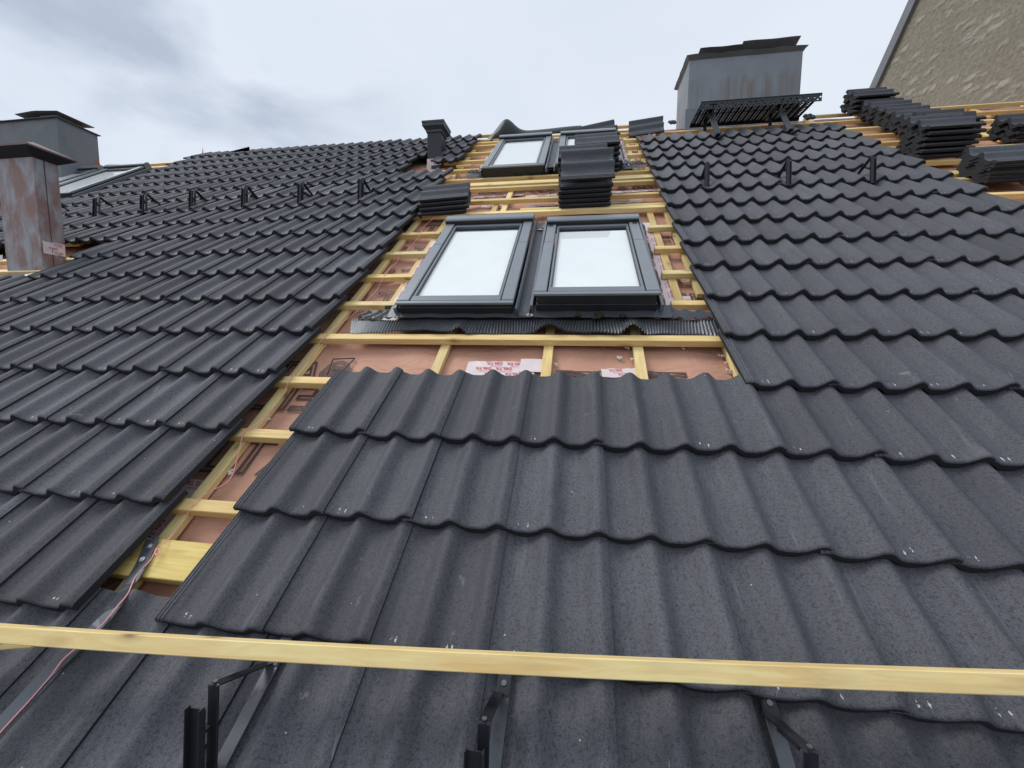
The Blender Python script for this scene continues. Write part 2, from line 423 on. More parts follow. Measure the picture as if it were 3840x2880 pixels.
# top tile of the squared stack leans up against the taller stack behind it
o = bpy.data.objects.new('roof_tile', TM); link(o)
o.matrix_world = RM(1.58*W, 6.42*E, -.030+.037*5+.03, rz=pi/2+.03, ry=0) @ Matrix.Rotation(radians(-23), 4, 'Y') @ Matrix.Rotation(.098, 4, 'X')
tag(o, 'top tile of the squared stack, leaning back over the right lower skylight', 'roof tile', 'loose tiles in stacks')
# single loose tiles by the ridge
for (x, y, ww, rz, ti, lb) in ((2325, 492, .02, pi/2+.23, .25, 'loose roof tile leaning askew over the upper right skylight'),
                       (2492, 484, -.02, pi/2-.03, .30, 'loose roof tile lying flat on the ridge battens beside the leaning one')):
    u, v = at(x, y, ww); o = bpy.data.objects.new('roof_tile', TM); link(o)
    o.matrix_world = RM(u, v, ww, rz=rz) @ Matrix.Rotation(-ti, 4, 'Y'); tag(o, lb, 'roof tile', 'single loose tiles')
RS = [(11.0, 14.6, 4, 'the topmost stack beside the stone gable', .045, .050), (11.25, 13.35, 5, 'the second stack down from the stone gable', .0, .031),
      (11.25, 12.35, 5, 'the third stack down from the stone gable', .0, .031), (11.15, 11.35, 5, 'the fourth stack down from the stone gable', 0., .031),
      (11.05, 10.25, 6, 'the fifth stack down from the stone gable', .0, .036), (10.1, 9.0, 6, 'the gappy stack just below the leaning row of stacks', .0, .045),
      (9.9, 6.95, 6, 'the lowest stack right of the tiled field', .0, .026), (12.75, 10.05, 5, 'the stack farthest right under the stone gable', 0., .031)]
for u, v, k, lb, ex, gp in RS:
    u += .35+(.45 if u < 10.05 else 0)+(.55 if u > 12.5 else 0); v -= .35 if v > 14 else 0
    stack((u+1.4)*W, v*E, -.030+ex, k, lb, rz=pi/2+.02, gap=gp, jitter=.014, drift=(-.004, 0))
# ------------------------------------------------------------------ battens, counter battens, underlay
BT = -.070
def batten(u0, u1, v_top, label, h=.048, t=.036, mat=None, group='horizontal tile battens', wt=BT, skew=0., name='batten'):
    m = MB(); L = (u1-u0); m.box(-L/2, L/2, -h, 0, -t, 0, b=.0022)
    if L > 1.5:
        for p in m.v: p.z += .0018*sin(p.x*2.1+u0); p.y += .0022*sin(p.x*1.3+v_top)
    o = obj(name, m, mat or WOOD, M=RM((u0+u1)/2, v_top, wt, rz=skew))
    return tag(o, label, 'batten', group)
HB = [(-3, -4.35, -3.0, 'short batten crossing the bare strip beside the black strap, wide board', .115),]
batten(-4.45*W, -2.95*W, -2.29*E, 'wide board crossing the bare strip under the black strap', h=.125, t=.036, mat=WOOD2, group='horizontal tile battens')
batten(-4.6*W, -2.9*W, -1.84*E, 'short batten in the bare strip, next above the wide board')
batten(-4.6*W, -2.9*W, -.85*E, 'short batten in the bare strip, second above the wide board')
batten(-4.6*W, -2.8*W, .13*E, 'short batten in the bare strip, third above the wide board, left of the central tiles')
batten(-4.6*W, 3.35*W, 1.17*E, 'long batten running under the pleated skirt of the lower skylights')
nm = {0: 'lowest', 1: 'second lowest', 2: 'third lowest', 3: 'top'}
for i, k in enumerate((2.16, 3.18, 4.2, 5.25)):
    batten(-4.7*W, (-2.93-.01*i)*W, k*E, '%s short batten left of the lower skylights' % nm[i], mat=WOOD if i % 2 else WOODP)
    batten(2.35*W, 3.5*W, (k-.03)*E, '%s short batten right of the lower skylights' % nm[i], mat=WOODP if i % 2 else WOOD)
batten(-4.6*W, 3.45*W, 6.42*E, 'long batten along the top of the lower skylights', mat=WOODP, h=.052)
batten(-1.0*W, 3.0*W, 6.60*E, 'second batten lying doubled behind the one above the lower skylights', wt=BT-.002, mat=WOOD2)
batten(-4.7*W, 3.5*W, 7.36*E, 'long batten under the front edges of the middle stacks')
batten(-4.7*W, 3.6*W, 8.40*E, 'long batten passing behind the squared tile stack')
batten(-4.7*W, 3.6*W, 8.86*E, 'pale wide board between the two rows of skylights', h=.095, t=.025, mat=WOODP)
batten(-4.7*W, 3.6*W, 9.33*E, 'long batten under the pleated skirt of the upper skylights')
for i, (a, b) in enumerate(((10.45, 10.24), (11.55, 11.20), (12.65, 12.26), (13.75, 13.25))):
    batten(-4.75*W, (-2.95+.02*i)*W, a*E, '%s short batten left of the upper skylights' % nm[i], mat=WOOD if i % 2 else WOOD2)
    batten(2.38*W, 3.5*W, b*E, '%s short batten right of the upper skylights' % nm[i], mat=WOODP if i % 2 else WOOD)
batten(-4.1*W, -3.5*W, 11.0*E, 'odd short batten offcut between two short ones by the small vent', t=.022, h=.03)
batten(-4.75*W, 3.7*W, 14.25*E, 'long batten along the heads of the upper skylights')
batten(-4.75*W, 3.7*W, 14.75*E, 'second long batten above the upper skylight heads', mat=WOODP)
batten(-4.75*W, 3.7*W, 15.35*E, 'uppermost long batten at the ridge behind the bent sheet', wt=-.05)
# right-hand bare area
for i, v in enumerate((6.4, 7.45, 7.95, 8.9, 9.95, 10.95, 11.9, 12.85)):
    batten(9.7*W, 20.0*W, v*E, '%s batten up the bare roof right of the tiled field' % ORD[i+1], mat=[WOOD, WOODP, WOOD2][i % 3], h=.09 if i == 2 else .048)
batten(3.8*W, 20.*W, 14.0*E, 'long batten running along the heads of the top right tile course', mat=WOOD)
batten(10.3*W, 20.*W, 15.2*E, 'topmost batten at the ridge right of the sheet metal chimney', mat=WOODP)
# far left
batten(-33*W, -18.8*W, 13.55*E, 'top batten over the far left skylights', wt=-.02)
batten(-33*W, -19.0*W, 13.15*E, 'second batten over the far left skylights', wt=-.04)
batten(-18.5*W, -12.2*W, 4.35*E, 'batten exposed under the open course right of the rusty chimney')
batten(-21*W, -12.5*W, 3.75*E, 'batten ending at the base of the rusty chimney', mat=WOODP)
batten(-24*W, -14.6*W, 5.4*E, 'batten behind the rusty chimney, lower one', mat=WOODP); batten(-24*W, -14.6*W, 6.3*E, 'batten behind the rusty chimney, upper one')
# counter battens run up the slope
def counter(u, v0, v1, label, wd=.048, t=.028, top=-.1065, mat=None):
    m = MB(); L = (v1-v0)*E; m.box(-L/2, L/2, -wd/2, wd/2, -t, 0, b=.002)
    o = obj('counter_batten', m, mat or WOODP, M=RM(u*W, (v0+v1)/2*E, top, rz=pi/2)); return tag(o, label, 'batten', 'counter battens running up the slope')
counter(-4.02, -3.4, 15.2, 'counter batten running the whole way up the bare strip')
counter(-3.12, 1.9, 6.4, 'counter batten hugging the left edge of the lower skylights', mat=WOOD)
counter(-1.6, -.4, 1.6, 'counter batten below the left lower skylight, leaning toward the chisel mark')
counter(.21, -.4, 1.6, 'counter batten below the gap between the lower skylights', mat=WOOD)
counter(1.67, -.4, 1.6, 'counter batten below the right lower skylight')
counter(3.12, -.4, 1.15, 'broad counter batten at the corner of the tiled field', wd=.07)
counter(2.55, 2.3, 6.4, 'counter batten just right of the lower skylights', mat=WOOD); counter(3.0, 2.5, 6.4, 'counter batten right of the lower skylights at the tile edge', mat=WOODP)
counter(-1.55, 6.6, 9.3, 'counter batten in the band between the skylight rows, by the skewed stack'); counter(-1.85, 6.45, 7.4, 'short counter batten offcut beside another above the left lower skylight', mat=WOOD)
counter(3.15, 6.4, 9.6, 'counter batten in the band between the skylight rows, at the tile edge', mat=WOOD)
counter(-3.1, 10.2, 14.6, 'counter batten hugging the left edge of the upper skylights'); counter(2.55, 9.5, 14.6, 'counter batten just right of the upper skylights'); counter(2.95, 9.5, 14.6, 'counter batten right of the upper skylights at the tile edge', mat=WOOD)
for i, u in enumerate((10.2, 12.2, 14.2, 16.2, 18.2)):
    counter(u, 5.5, 15.3, '%s counter batten from the tiled field on the bare right side' % ORD[i+1], mat=WOOD if i % 2 else WOODP)
def mem_w(u, v):
    return -.143+.005*sin(u*9+v*3)+.004*sin(v*17+u*5)-.004*sin(u*23+v*2)*sin(v*7)
def mem_pt(a, b):
    u = -10.2+a*16.4; top = 13.6*E if u < -19*W else 15.35*E
    v = -6.2*E+b*(top+6.2*E); return (u, v, mem_w(u, v))
m = MB(); m.sheet(mem_pt, 400, 220, .004)
under = obj('roof_underlay', m, MEMB, M=RX.copy()); tag(under, 'reddish brown underlay membrane with big outlined lettering, stretched under the battens', 'underlay')
def back(a, b):
    u = -10.2+a*16.4; vt = (13.6 if u < -19*W else 15.35)*E
    p = RW(u, vt, -.141); return (p.x, p.y+b*5, p.z-b*5*math.tan(AL))
m = MB(); m.grid(back, 40, 2); o = obj('rear_slope', m, MEMB); tag(o, 'rear roof slope falling away behind the ridge', 'roof slope')
# printed outlines on the membrane
def font_mesh(txt, size, outline=0.0, bold=0.0):
    cu = bpy.data.curves.new('t', 'FONT'); cu.body = txt; cu.size = size; cu.align_x = 'CENTER'; cu.align_y = 'CENTER'
    cu.offset = bold; cu.resolution_u = 2
    if outline: cu.fill_mode = 'NONE'; cu.bevel_depth = outline; cu.bevel_resolution = 0
    o = bpy.data.objects.new('t', cu); COL.objects.link(o)
    dg = bpy.context.evaluated_depsgraph_get(); me = bpy.data.meshes.new_from_object(o.evaluated_get(dg))
    vs = [v.co.copy() for v in me.vertices]; fs = [list(p.vertices) for p in me.polygons]
    if outline: vs = [Vector((p.x, p.y, p.z*.06)) for p in vs]
    bpy.data.objects.remove(o); bpy.data.curves.remove(cu); bpy.data.meshes.remove(me)
    return vs, fs
BIG = font_mesh('DELTA®', .26, outline=.0058)
ARW = None
PRS = []
def print_at(x, y, sx=1.0, rz=0.0):
    u, v = at(x, y, -.134)
    M = Matrix.Translation((u, v, -.1325)) @ Matrix.Rotation(rz, 4, 'Z') @ Matrix.Scale(sx, 4, (1, 0, 0))
    pr_ = MB(); pr_.add([M @ p for p in BIG[0]], BIG[1]); PRS.append(pr_)
print_at(905, 1715, 1.0);  print_at(1040, 1402, .8); print_at(1425, 1125, .9, .1); print_at(1555, 945, .8); print_at(2690, 1135, .9); print_at(2590, 905, .8)
print_at(2620, 1045, 1., .02); print_at(2480, 1452, 1.)
print_at(1480, 1030, .9, pi); print_at(1600, 860, .9); print_at(2250, 716, 1., .05); print_at(1900, 716, 1.0)
print_at(2120, 1446, 1.); print_at(1000, 1480, 1., pi)
# solid shield-like mark and dashes
for q in ((1015, 1525), (1045, 1525), (1100, 1523), (1130, 1524)):
    pr_ = MB(); PRS.append(pr_); u, v = at(*q, -.134); pr_.box(u-.009, u+.009, v-.003, v+.003, -.1335, -.132)
u, v = at(1280, 1370, -.134)
pr_ = MB(); PRS.append(pr_); mk = [(-.07, .05), (.05, .06), (.02, -.10), (0, -.13), (-.04, -.08)]
for i in range(len(mk)):
    a = Vector((u+mk[i][0], v+mk[i][1], -.1325)); b = Vector((u+mk[(i+1) % 5][0], v+mk[(i+1) % 5][1], -.1325)); pr_.tube([a, b], .004, 4)
for pr_ in PRS: obj('printed_lettering', pr_, INK, parent=under, M=Matrix.Identity(4))
# tapes
SM1 = font_mesh('DELTA', .029, bold=.0005); SM2 = font_mesh('MULTI BAND', .0115)
def tape(u, v, w, length, width, rot, label, rows=2, flip=True, mat=TAPE, M=None, ragged=.004, scale=1.0, txt=True):
    r = random.Random(int(abs(u*1000)+abs(v*777)))
    m = MB(); n = max(4, int(length/.02))
    ed = [(r.uniform(-ragged, ragged), r.uniform(-ragged, ragged)) for _ in range(n+1)]
    def fn(a, b):
        i = int(round(a*n)); e = ed[min(i, n)][0 if b < .5 else 1]
        return (-length/2+a*length, (b-.5)*width+e*(1 if b in (0., 1.) else 0), .0012*sin(a*length*60+b*4)+.0008*sin(b*19+a*31))
    m.sheet(fn, n, 4, .0008)
    MM = M if M is not None else RM(u, v, w, rz=rot)
    t = obj('sealing_tape', m, mat, M=MM); tag(t, label, 'tape', 'printed white sealing tapes')
    if not txt: return t
    lt = MB(); row_h = width/rows
    sc = min(1.0, row_h/.044)*scale
    step = .112*sc; k = int(length/step)
    for ri in range(rows):
        y = -width/2+row_h*(ri+.5)
        for i in range(k+1):
            x = -length/2+step*(i+.35+.5*(ri % 2))
            if x > length/2-.06*sc or x < -length/2+.06*sc: continue
            T = Matrix.Translation((x, y+.005*sc, .0032)) @ Matrix.Rotation(pi if flip else 0, 4, 'Z') @ Matrix.Scale(sc, 4)
            lt.add([T @ p for p in SM1[0]], SM1[1])
            T = Matrix.Translation((x+.01, y-.019*sc, .0032)) @ Matrix.Rotation(pi if flip else 0, 4, 'Z') @ Matrix.Scale(sc, 4)
            lt.add([T @ p for p in SM2[0]], SM2[1])
    if lt.v: obj('red_lettering', lt, RED, parent=t, M=Matrix.Identity(4))
    return t
def tape_px(x, y, length, width, rot, label, w=-.130, **kw):
    u, v = at(x, y, w); return tape(u, v, w, length, width, rot, label, **kw)
tape_px(1875, 1385, .34, .12, 0, 'broad tape patch under the lower skylights with rows of red print', rows=3)
tape_px(1998, 1370, .10, .13, pi/2, 'small tape square overlapping the broad tape patch', w=-.126, rows=3)
tape_px(1600, 1425, .22, .06, .0, 'tape strip peeping over the central tiles, left of the broad patch', w=-.128)
tape_px(2330, 1398, .18, .06, .06, 'tape corner peeping over the central tiles, right of the broad patch', w=-.128)
tape_px(706, 1832, .15, .085, -.05, 'tape scrap in the bare strip beside a short batten')
tape_px(590, 1965, .22, .16, pi/2, 'crumpled tape piece in the bare strip above the wide board', rows=4)
tape(-2.93*W, 3.3*E, -.104, 1.15, .10, pi/2+.01, 'tape along the left flank of the lower skylights', rows=2)
tape(2.37*W, 3.75*E, -.112, 1.35, .12, -pi/2-.005, 'tape along the right flank of the lower skylights', rows=2)
tape(2.62*W, 2.25*E, -.126, .20, .11, pi/2, 'tape patch at the foot of the right flank tape', rows=3)
tape(-2.95*W, 12.1*E, -.128, 1.2, .10, pi/2, 'tape along the left flank of the upper skylights', rows=2)
tape(2.42*W, 12.0*E, -.128, 1.3, .12, pi/2, 'tape along the right flank of the upper skylights', rows=2)
for x, y, L_, wd, rt, lb in ((1868, 734, .50, .055, .03, 'tape strip beside the skewed stack, upper level'), (2030, 733, .30, .055, .05, 'tape strip left of the squared stack, upper level'),
                         (1845, 774, .20, .07, -.04, 'tape patch beside the skewed stack, lower level'), (2040, 769, .30, .06, .06, 'tape strip left of the squared stack, lower level'),
                         (2380, 716, .44, .055, .04, 'tape strip right of the squared stack, upper level'), (2330, 758, .26, .05, .05, 'tape strip right of the squared stack, lower level'),
                         (2385, 753, .11, .075, -.04, 'tape square right of the squared stack')):
    tape_px(x, y, L_, wd, rt, lb, rows=1 if wd < .06 else 2)
# ------------------------------------------------------------------ skylights
def window(u0, u1, v0, v1, w0, label, tilt=0.0, small=False):
    "roof window: fixed frame with pivoting sash; local x right, y up the slope"
    wd, ln = u1-u0, v1-v0
    root = empty('skylight', RM(u0, v0, w0)); tag(root, label, 'skylight', 'roof windows')
    f = MB()    # fixed frame, dark sides
    f.box(0.01, wd-.01, 0.0, .035, -.12, -.028, b=.002); f.box(.01, wd-.01, ln-.05, ln-.01, -.12, -.02, b=.002)
    f.box(.01, .045, .035, ln-.05, -.12, -.022, b=.002); f.box(wd-.045, wd-.01, .035, ln-.05, -.12, -.022, b=.002)
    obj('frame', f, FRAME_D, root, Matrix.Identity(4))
    for x0, x1 in ((-.024, -.006), (wd+.006, wd+.024)):
        c = MB(); c.box(x0, x1, .0, ln-.02, -.075, -.030, b=.003); obj('outer_channel', c, FRAME, root, Matrix.Identity(4))
    P = Matrix.Translation((0, ln*.5, 0)) @ Matrix.Rotation(-tilt, 4, 'X') @ Matrix.Translation((0, -ln*.5, 0))
    def part(name, mb, mat, par=root): return obj(name, mb, mat, par, Matrix.Identity(4))
    for x0, x1 in ((0., .067), (wd-.067, wd)):
        s = MB(); y_mid = ln*.62
        s.box(x0, x1, .028, y_mid-.0015, -.020, .004, b=.004, m=P); s.box(x0+.001, x1-.001, y_mid+.0015, ln-.085, -.020, .0035, b=.004, m=P)
        part('side_cover', s, COVER)
    h = MB(); h.prism([(ln-.10, -.035), (ln-.10, .026), (ln-.088, .034), (ln-.03, .036), (ln-.004, .020), (ln, -.03)], -.004, wd+.004, 'x', m=P)
    hd = part('top_cover', h, COVER)
    shade_strip = MB(); shade_strip.box(-.003, wd+.003, ln-.109, ln-.1005, -.04, .020, m=P); obj('shadow_gap', shade_strip, FRAME_D, hd, Matrix.Identity(4))  # solid dark strip standing in for the shadow below the top cover
    s = MB()
    iw = .073; s.box(iw, wd-iw, .028, .084, -.03, .0, b=.003, m=P); s.box(iw, wd-iw, ln-.148, ln-.113, -.03, -.004, b=.003, m=P)
    s.box(iw, iw+.015, .084, ln-.148, -.03, -.003, b=.003, m=P); s.box(wd-iw-.015, wd-iw, .084, ln-.148, -.03, -.003, b=.003, m=P)
    sash = part('sash', s, FRAME)
    s2 = MB(); s2.box(iw+.015, wd-iw-.015, .084, .092, -.03, -.006, m=P); s2.box(iw+.015, iw+.019, .092, ln-.150, -.03, -.007, m=P); s2.box(wd-iw-.019, wd-iw-.015, .092, ln-.150, -.03, -.007, m=P)
    obj('glazing_bead', s2, FRAME_D, sash, Matrix.Identity(4))
    b = MB(); b.box(.0, wd, .0, .026, -.014, .001, b=.003, m=P); part('bottom_cover', b, COVER)
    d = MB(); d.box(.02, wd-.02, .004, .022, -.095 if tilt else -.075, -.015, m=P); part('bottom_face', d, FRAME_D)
    g = MB(); g.add([(iw+.015, .06, -.013), (wd-iw-.015, .06, -.013), (wd-iw-.015, ln-.125, -.013), (iw+.015, ln-.125, -.013)], [(0, 1, 2, 3)], m=P); part('glass', g, GLASS)
    bl = MB(); bl.box(iw+.012, wd-iw-.012, .05, ln-.205, -.030, -.022, m=P); part('blind', bl, BLIND)
    cs = MB(); cs.box(iw+.012, wd-iw-.012, ln-.20, ln-.12, -.060, -.050, m=P); part('blind_rail', cs, FRAME)
    return root
WL = window(-.790, -.134, .560, 1.815, .030, 'left skylight of the lower pair, closed, with grey covers')
WR = window(-.026, .615, .578, 1.800, .035, 'right skylight of the lower pair, slightly pivoted open', tilt=radians(3.2))
q = [at(*p, .03) for p in ((1813, 624), (2045, 622), (1876, 513), (2071, 501))]; v0, v1 = (q[0][1]+q[1][1])/2, (q[2][1]+q[3][1])/2
window(-.815, -.160, v0+.01, v1-.05, .030, 'left skylight of the upper pair below the bent black sheet')
window(-.045, .610, v0+.02, v1-.06, .030, 'right skylight of the upper pair, half hidden by a tile stack')
window(-6.52, -5.86, 9.05*E, 12.65*E, .03, 'right one of the far left skylights, meeting the tiled field')
window(-7.30, -6.64, 9.05*E, 12.65*E, .03, 'left one of the far left skylights behind the rusty chimney')
def flashing(u0, u1, vb, vt, win_v1, label, arches, uL=None, uR=None, mid=None):
    root = empty('window_flashing', RM(0, 0, 0)); tag(root, label, 'flashing', 'skylight flashings')
    rr = random.Random(int(vb*100))
    seeds = [rr.uniform(0, 6.28) for _ in range(6)]
    def fn(a, b):
        u = u0+a*(u1-u0); u += (b-.5)*-.04*(1-2*a)*1.2
        top = vt+.008*sin(u*13+seeds[0]); bot = vb+.007*sin(u*9+seeds[1])+.004*sin(u*41+seeds[2])
        v = bot+b*(top-bot)
        w = -.060+.010*sin(u*7+seeds[3])*(1-b)
        ph = u/.0150+.9*sin(u*11)*(1-b)
        w += .0090*(2*abs(2*(ph-math.floor(ph+.5)))-1)*(1 if b > .02 else 1)*(.35 if b > .93 else 1)
        for (ua, wa, ha) in arches:
            d = (u-ua)/wa
            if abs(d) < 1: w += ha*(cos(d*pi)*.5+.5)**.7*(1-b)**.8; v += .02*(1-abs(d))*(1-b)
        return (u, v, w)
    m = MB(); m.sheet(fn, 900, 9, .0015); obj('pleated_skirt', m, LEAD, root, Matrix.Identity(4))
    m = MB(); m.sheet(lambda a, b: (uL-.05+a*(uR-uL+.10), vt-.008+b*.10, -.040+.012*b+.002*sin(a*50)), 60, 3, .0015)
    obj('bottom_tray', m, FLASH, root, Matrix.Identity(4))
    for s, x in ((-1, uL), (1, uR)):
        m = MB()
        def sd(a, b, s=s, x=x): 
            v = vt+.05+b*(win_v1-vt-.02)
            return (x+s*(.012+a*(.040+.008*sin(b*21+s)+.004*sin(b*67))), v, -.045-.055*a**2+.006*sin(b*55)*a+.010*(a > .7))
        m.sheet(sd, 6, 70, .0015); obj('side_tray', m, FLASH if s < 0 else LEAD, root, Matrix.Identity(4))
    # upturned corner wings
    for s, x, xe in ((-1, uL, u0), (1, uR, u1)):
        m = MB(); m.sheet(lambda a, b: (x+(xe-x)*a*.93, vt-.004+b*(.095-.055*a)+.006*sin(a*9), -.050+.008*sin(a*23+b*9)+.010*b), 40, 6, .0015)
        obj('corner_wing', m, FLASH, root, Matrix.Identity(4))
    if mid:
        m = MB(); x0, x1 = mid; v_a, v_b = vt+.0, win_v1-.14
        m.box(x0, x1, v_a, v_b, -.040, -.036); m.box(x0, x0+.004, v_a, win_v1, -.036, .004); m.box(x1-.004, x1, v_a, win_v1, -.036, .004)
        obj('middle_gutter', m, FLASH, root, Matrix.Identity(4))
        m = MB(); xm = (x0+x1)/2
        m.sheet(lambda a, b: (x0+.008+a*(x1-x0-.016), v_b-.01+b*.12, -.030+.010*sin(a*pi)*sin(b*7+1)), 14, 10, .002)
        obj('gutter_cap', m, LEAD, root, Matrix.Identity(4))
    return root
fl = flashing(-3.50*W, 2.98*W, 1.175*E, 1.53*E, 1.86, 'pleated grey skirt and trays round the lower skylights', [(at(1722, 1235, -.05)[0], .045, .022), (at(2062, 1228, -.05)[0], .09, .040), (at(2372, 1232, -.05)[0], .065, .040)], -.800, .628, (-.118, -.044))
fu = flashing(-3.35*W, 2.85*W, 9.30*E, 9.75*E, v1, 'pleated dark skirt and trays round the upper skylights', [(at(1925, 645, -.05)[0], .07, .045), (at(1975, 640, -.05)[0], .05, .030), (at(2072, 640, -.05)[0], .06, .03)], -.835, .625, (-.147, -.063))
# moss clumps on the lower skirt
def blob(name, u, v, w, r, mat, label, cat, group, flat=.5, seed=1, n=7):
    m = MB(); R_ = random.Random(seed)
    for k in range(n):
        cx, cy, cz = R_.uniform(-r, r), R_.uniform(-r, r)*.6, R_.uniform(0, r*.4); rr = r*R_.uniform(.3, .6)
        ph = [R_.uniform(0, 6) for _ in range(3)]
        def fn(a, b):
            t, p = a*2*pi, b*pi; q = rr*(1+.3*sin(3*t+ph[0])*sin(p*2+ph[1]))
            return (cx+q*sin(p)*cos(t), cy+q*sin(p)*sin(t), cz+q*cos(p)*flat)
        m.grid(fn, 9, 6)
    o = obj(name, m, mat, M=RM(u, v, w, rz=R_.uniform(0, 3))); return tag(o, label, cat, group)
for i, (x, y, r, lb) in enumerate(((2242, 1183, .026, 'largest dark moss clump under the right lower skylight'), (2170, 1180, .016, 'moss clump left of the largest one on the tray'),
                         (2340, 1183, .017, 'moss clump right of the largest one on the tray'), (2465, 1190, .010, 'smallest moss clump at the skirt corner'), (1460, 1150, .020, 'dark clump at the left corner of the lower skylights'))):
    blob('moss_clump', *at(x, y, -.03), -.036, r, MOSS, lb, 'moss', 'moss clumps', seed=i+3, n=12)
for i, (x, y, lb, r) in enumerate(((872, 1770, 'foam crumb tied near the string in the bare strip', .016), (1008, 1572, 'foam crumb hanging by the string higher in the bare strip', .011),
    (1218, 1300, 'foam crumb left of the central tiles under the long batten', .012), (2350, 1305, 'foam crumb cluster under the long batten, right part', .012),
    (2320, 1342, 'lone foam crumb below the cluster under the long batten', .011), (2368, 1350, 'foam crumb touching the counter batten', .009),
    (2560, 1305, 'shredded foam under the long batten near the tile corner', .013), (2704, 1335, 'foam shred at the edge of the broad counter batten', .011),
    (2722, 1362, 'small foam crumb on the broad counter batten', .009), (2732, 1396, 'rounded foam crumb at the corner of the tiled field', .014),
    (2086, 1368, 'foam curl beside the middle counter batten', .009), (1985, 1187, 'white foam lump on the pleated skirt between skylights', .014))):
    blob('foam_crumb', *at(x, y, -.13 if i != 11 else -.045), -.128 if i != 11 else -.04, r, FOAM, lb, 'foam crumb', 'crumbs of white foam', flat=.8, seed=i+40, n=6)
# ------------------------------------------------------------------ snow guard brackets
UPW = Vector((0, sin(AL), cos(AL)))     # world up in roof frame
def bracket_proto():
    root = empty('snow_guard_bracket', RM(0, 0, 0))
    m = MB(); m.box(-.016, .016, -.03, .62, -.001, .003, b=.0008); obj('strap', m, STRAP, root, Matrix.Identity(4))
    tilt = Matrix.Rotation(-AL, 4, 'X')      # local z becomes world vertical
    P = Matrix.Translation((-.010, 0, .003)) @ tilt
    m = MB(); m.box(-.012, .012, -.003, .003, 0, .185, b=.001, m=P); m.cyl(0, .0, .186, .187, .006, 8, m=P)
    po = obj('post', m, BLACK, root, Matrix.Identity(4))
    m = MB()
    C = Matrix.Translation((-.020, -.045, -.01)) @ tilt
    m.box(-.018, .018, 0, .0025, 0, .19, m=C); m.box(-.018, -.0155, -.013, 0, 0, .197, m=C); m.box(.0155, .018, -.013, 0, 0, .197, m=C)
    m.box(-.018, .018, -.013, .0025, -.004, 0, m=C); m.box(-.008, .008, .003, .041, .02, .026, m=C); m.box(-.008, .008, .003, .041, .13, .136, m=C)
    obj('rail_channel', m, BLACK, root, Matrix.Identity(4))
    top = Vector(P @ Vector((0, 0, .185))); foot = Vector((0, .205, .006)); d = foot-top
    ang = math.atan2(d.z, d.y)
    B = Matrix.Translation(top) @ Matrix.Rotation(ang, 4, 'X')
    m = MB(); L = d.length
    m.box(-.0125, .0125, 0, L, -.0018, .0018, b=.0006, m=B); m.box(-.0125, -.0095, .02, L*.6, -.008, .0, m=B)
    m.box(-.014, .014, L-.004, L+.045, -.003, .001, m=Matrix.Translation(foot) @ Matrix.Translation((0, -L, .0)))
    br = obj('brace', m, BLACK, root, Matrix.Identity(4))
    m = MB(); m.cyl(0, .225, .003, .010, .0065, 10); obj('bolt', m, SCREW_D, br, Matrix.Identity(4))
    m = MB(); m.cyl(0, .004, .188, .191, .005, 8, m=P); obj('bolt', m, SCREW_D, po, Matrix.Identity(4))
    return root
STRAP = metal_mat('strap_lacquer', (.10, .11, .125), .30, .45, .1)
SCREW_D = metal_mat('bolt_dark', (.16, .17, .18), .35, .7)
proto = bracket_proto()
def copy_tree(o, parent=None):
    c = o.copy(); COL.objects.link(c)
    if parent: c.parent = parent
    for ch in [x for x in bpy.data.objects if x.parent == o]: copy_tree(ch, c)
    return c
BR = [(-1.81, -3.75, .0, 'near snow guard bracket left of the middle, rail channel upright'), (.165, -3.74, .0, 'near snow guard bracket in the middle below the front batten'),
      (2.13, -3.66, .0, 'near snow guard bracket on the right below the front batten')]
names = ['nearest the bare strip', 'second from the bare strip', 'third from the bare strip', 'fourth from the bare strip', 'fifth from the bare strip', 'sixth from the bare strip', 'half hidden behind the rusty chimney']
for i, (x, y) in enumerate(((1364, 738), (1139, 752), (930, 766), (735, 779), (553, 791), (377, 803), (205, 816))):
    u, v = at(x, y, -.015); BR.append((u/W, v/E-.03, -.008, 'snow guard bracket of the left row, ' + names[i]))
for i, (x, y) in enumerate(((2655, 688), (2958, 680), (3271, 672))):
    u, v = at(x, y, -.015); BR.append((u/W, v/E-.03, -.008, 'snow guard bracket of the right row, ' + ['nearest the skylights', 'the middle one', 'nearest the tile stacks'][i]))
first = True
dbg = []
for u, v, w, lb in BR:
    o = proto if first else copy_tree(proto); first = False
    # brackets sit in the trough of a tile
    o.matrix_world = RM(u*W, v*E, w-.012, rz=0.0, rx=-.098)
    tag(o, lb, 'snow guard bracket', 'snow guard brackets')
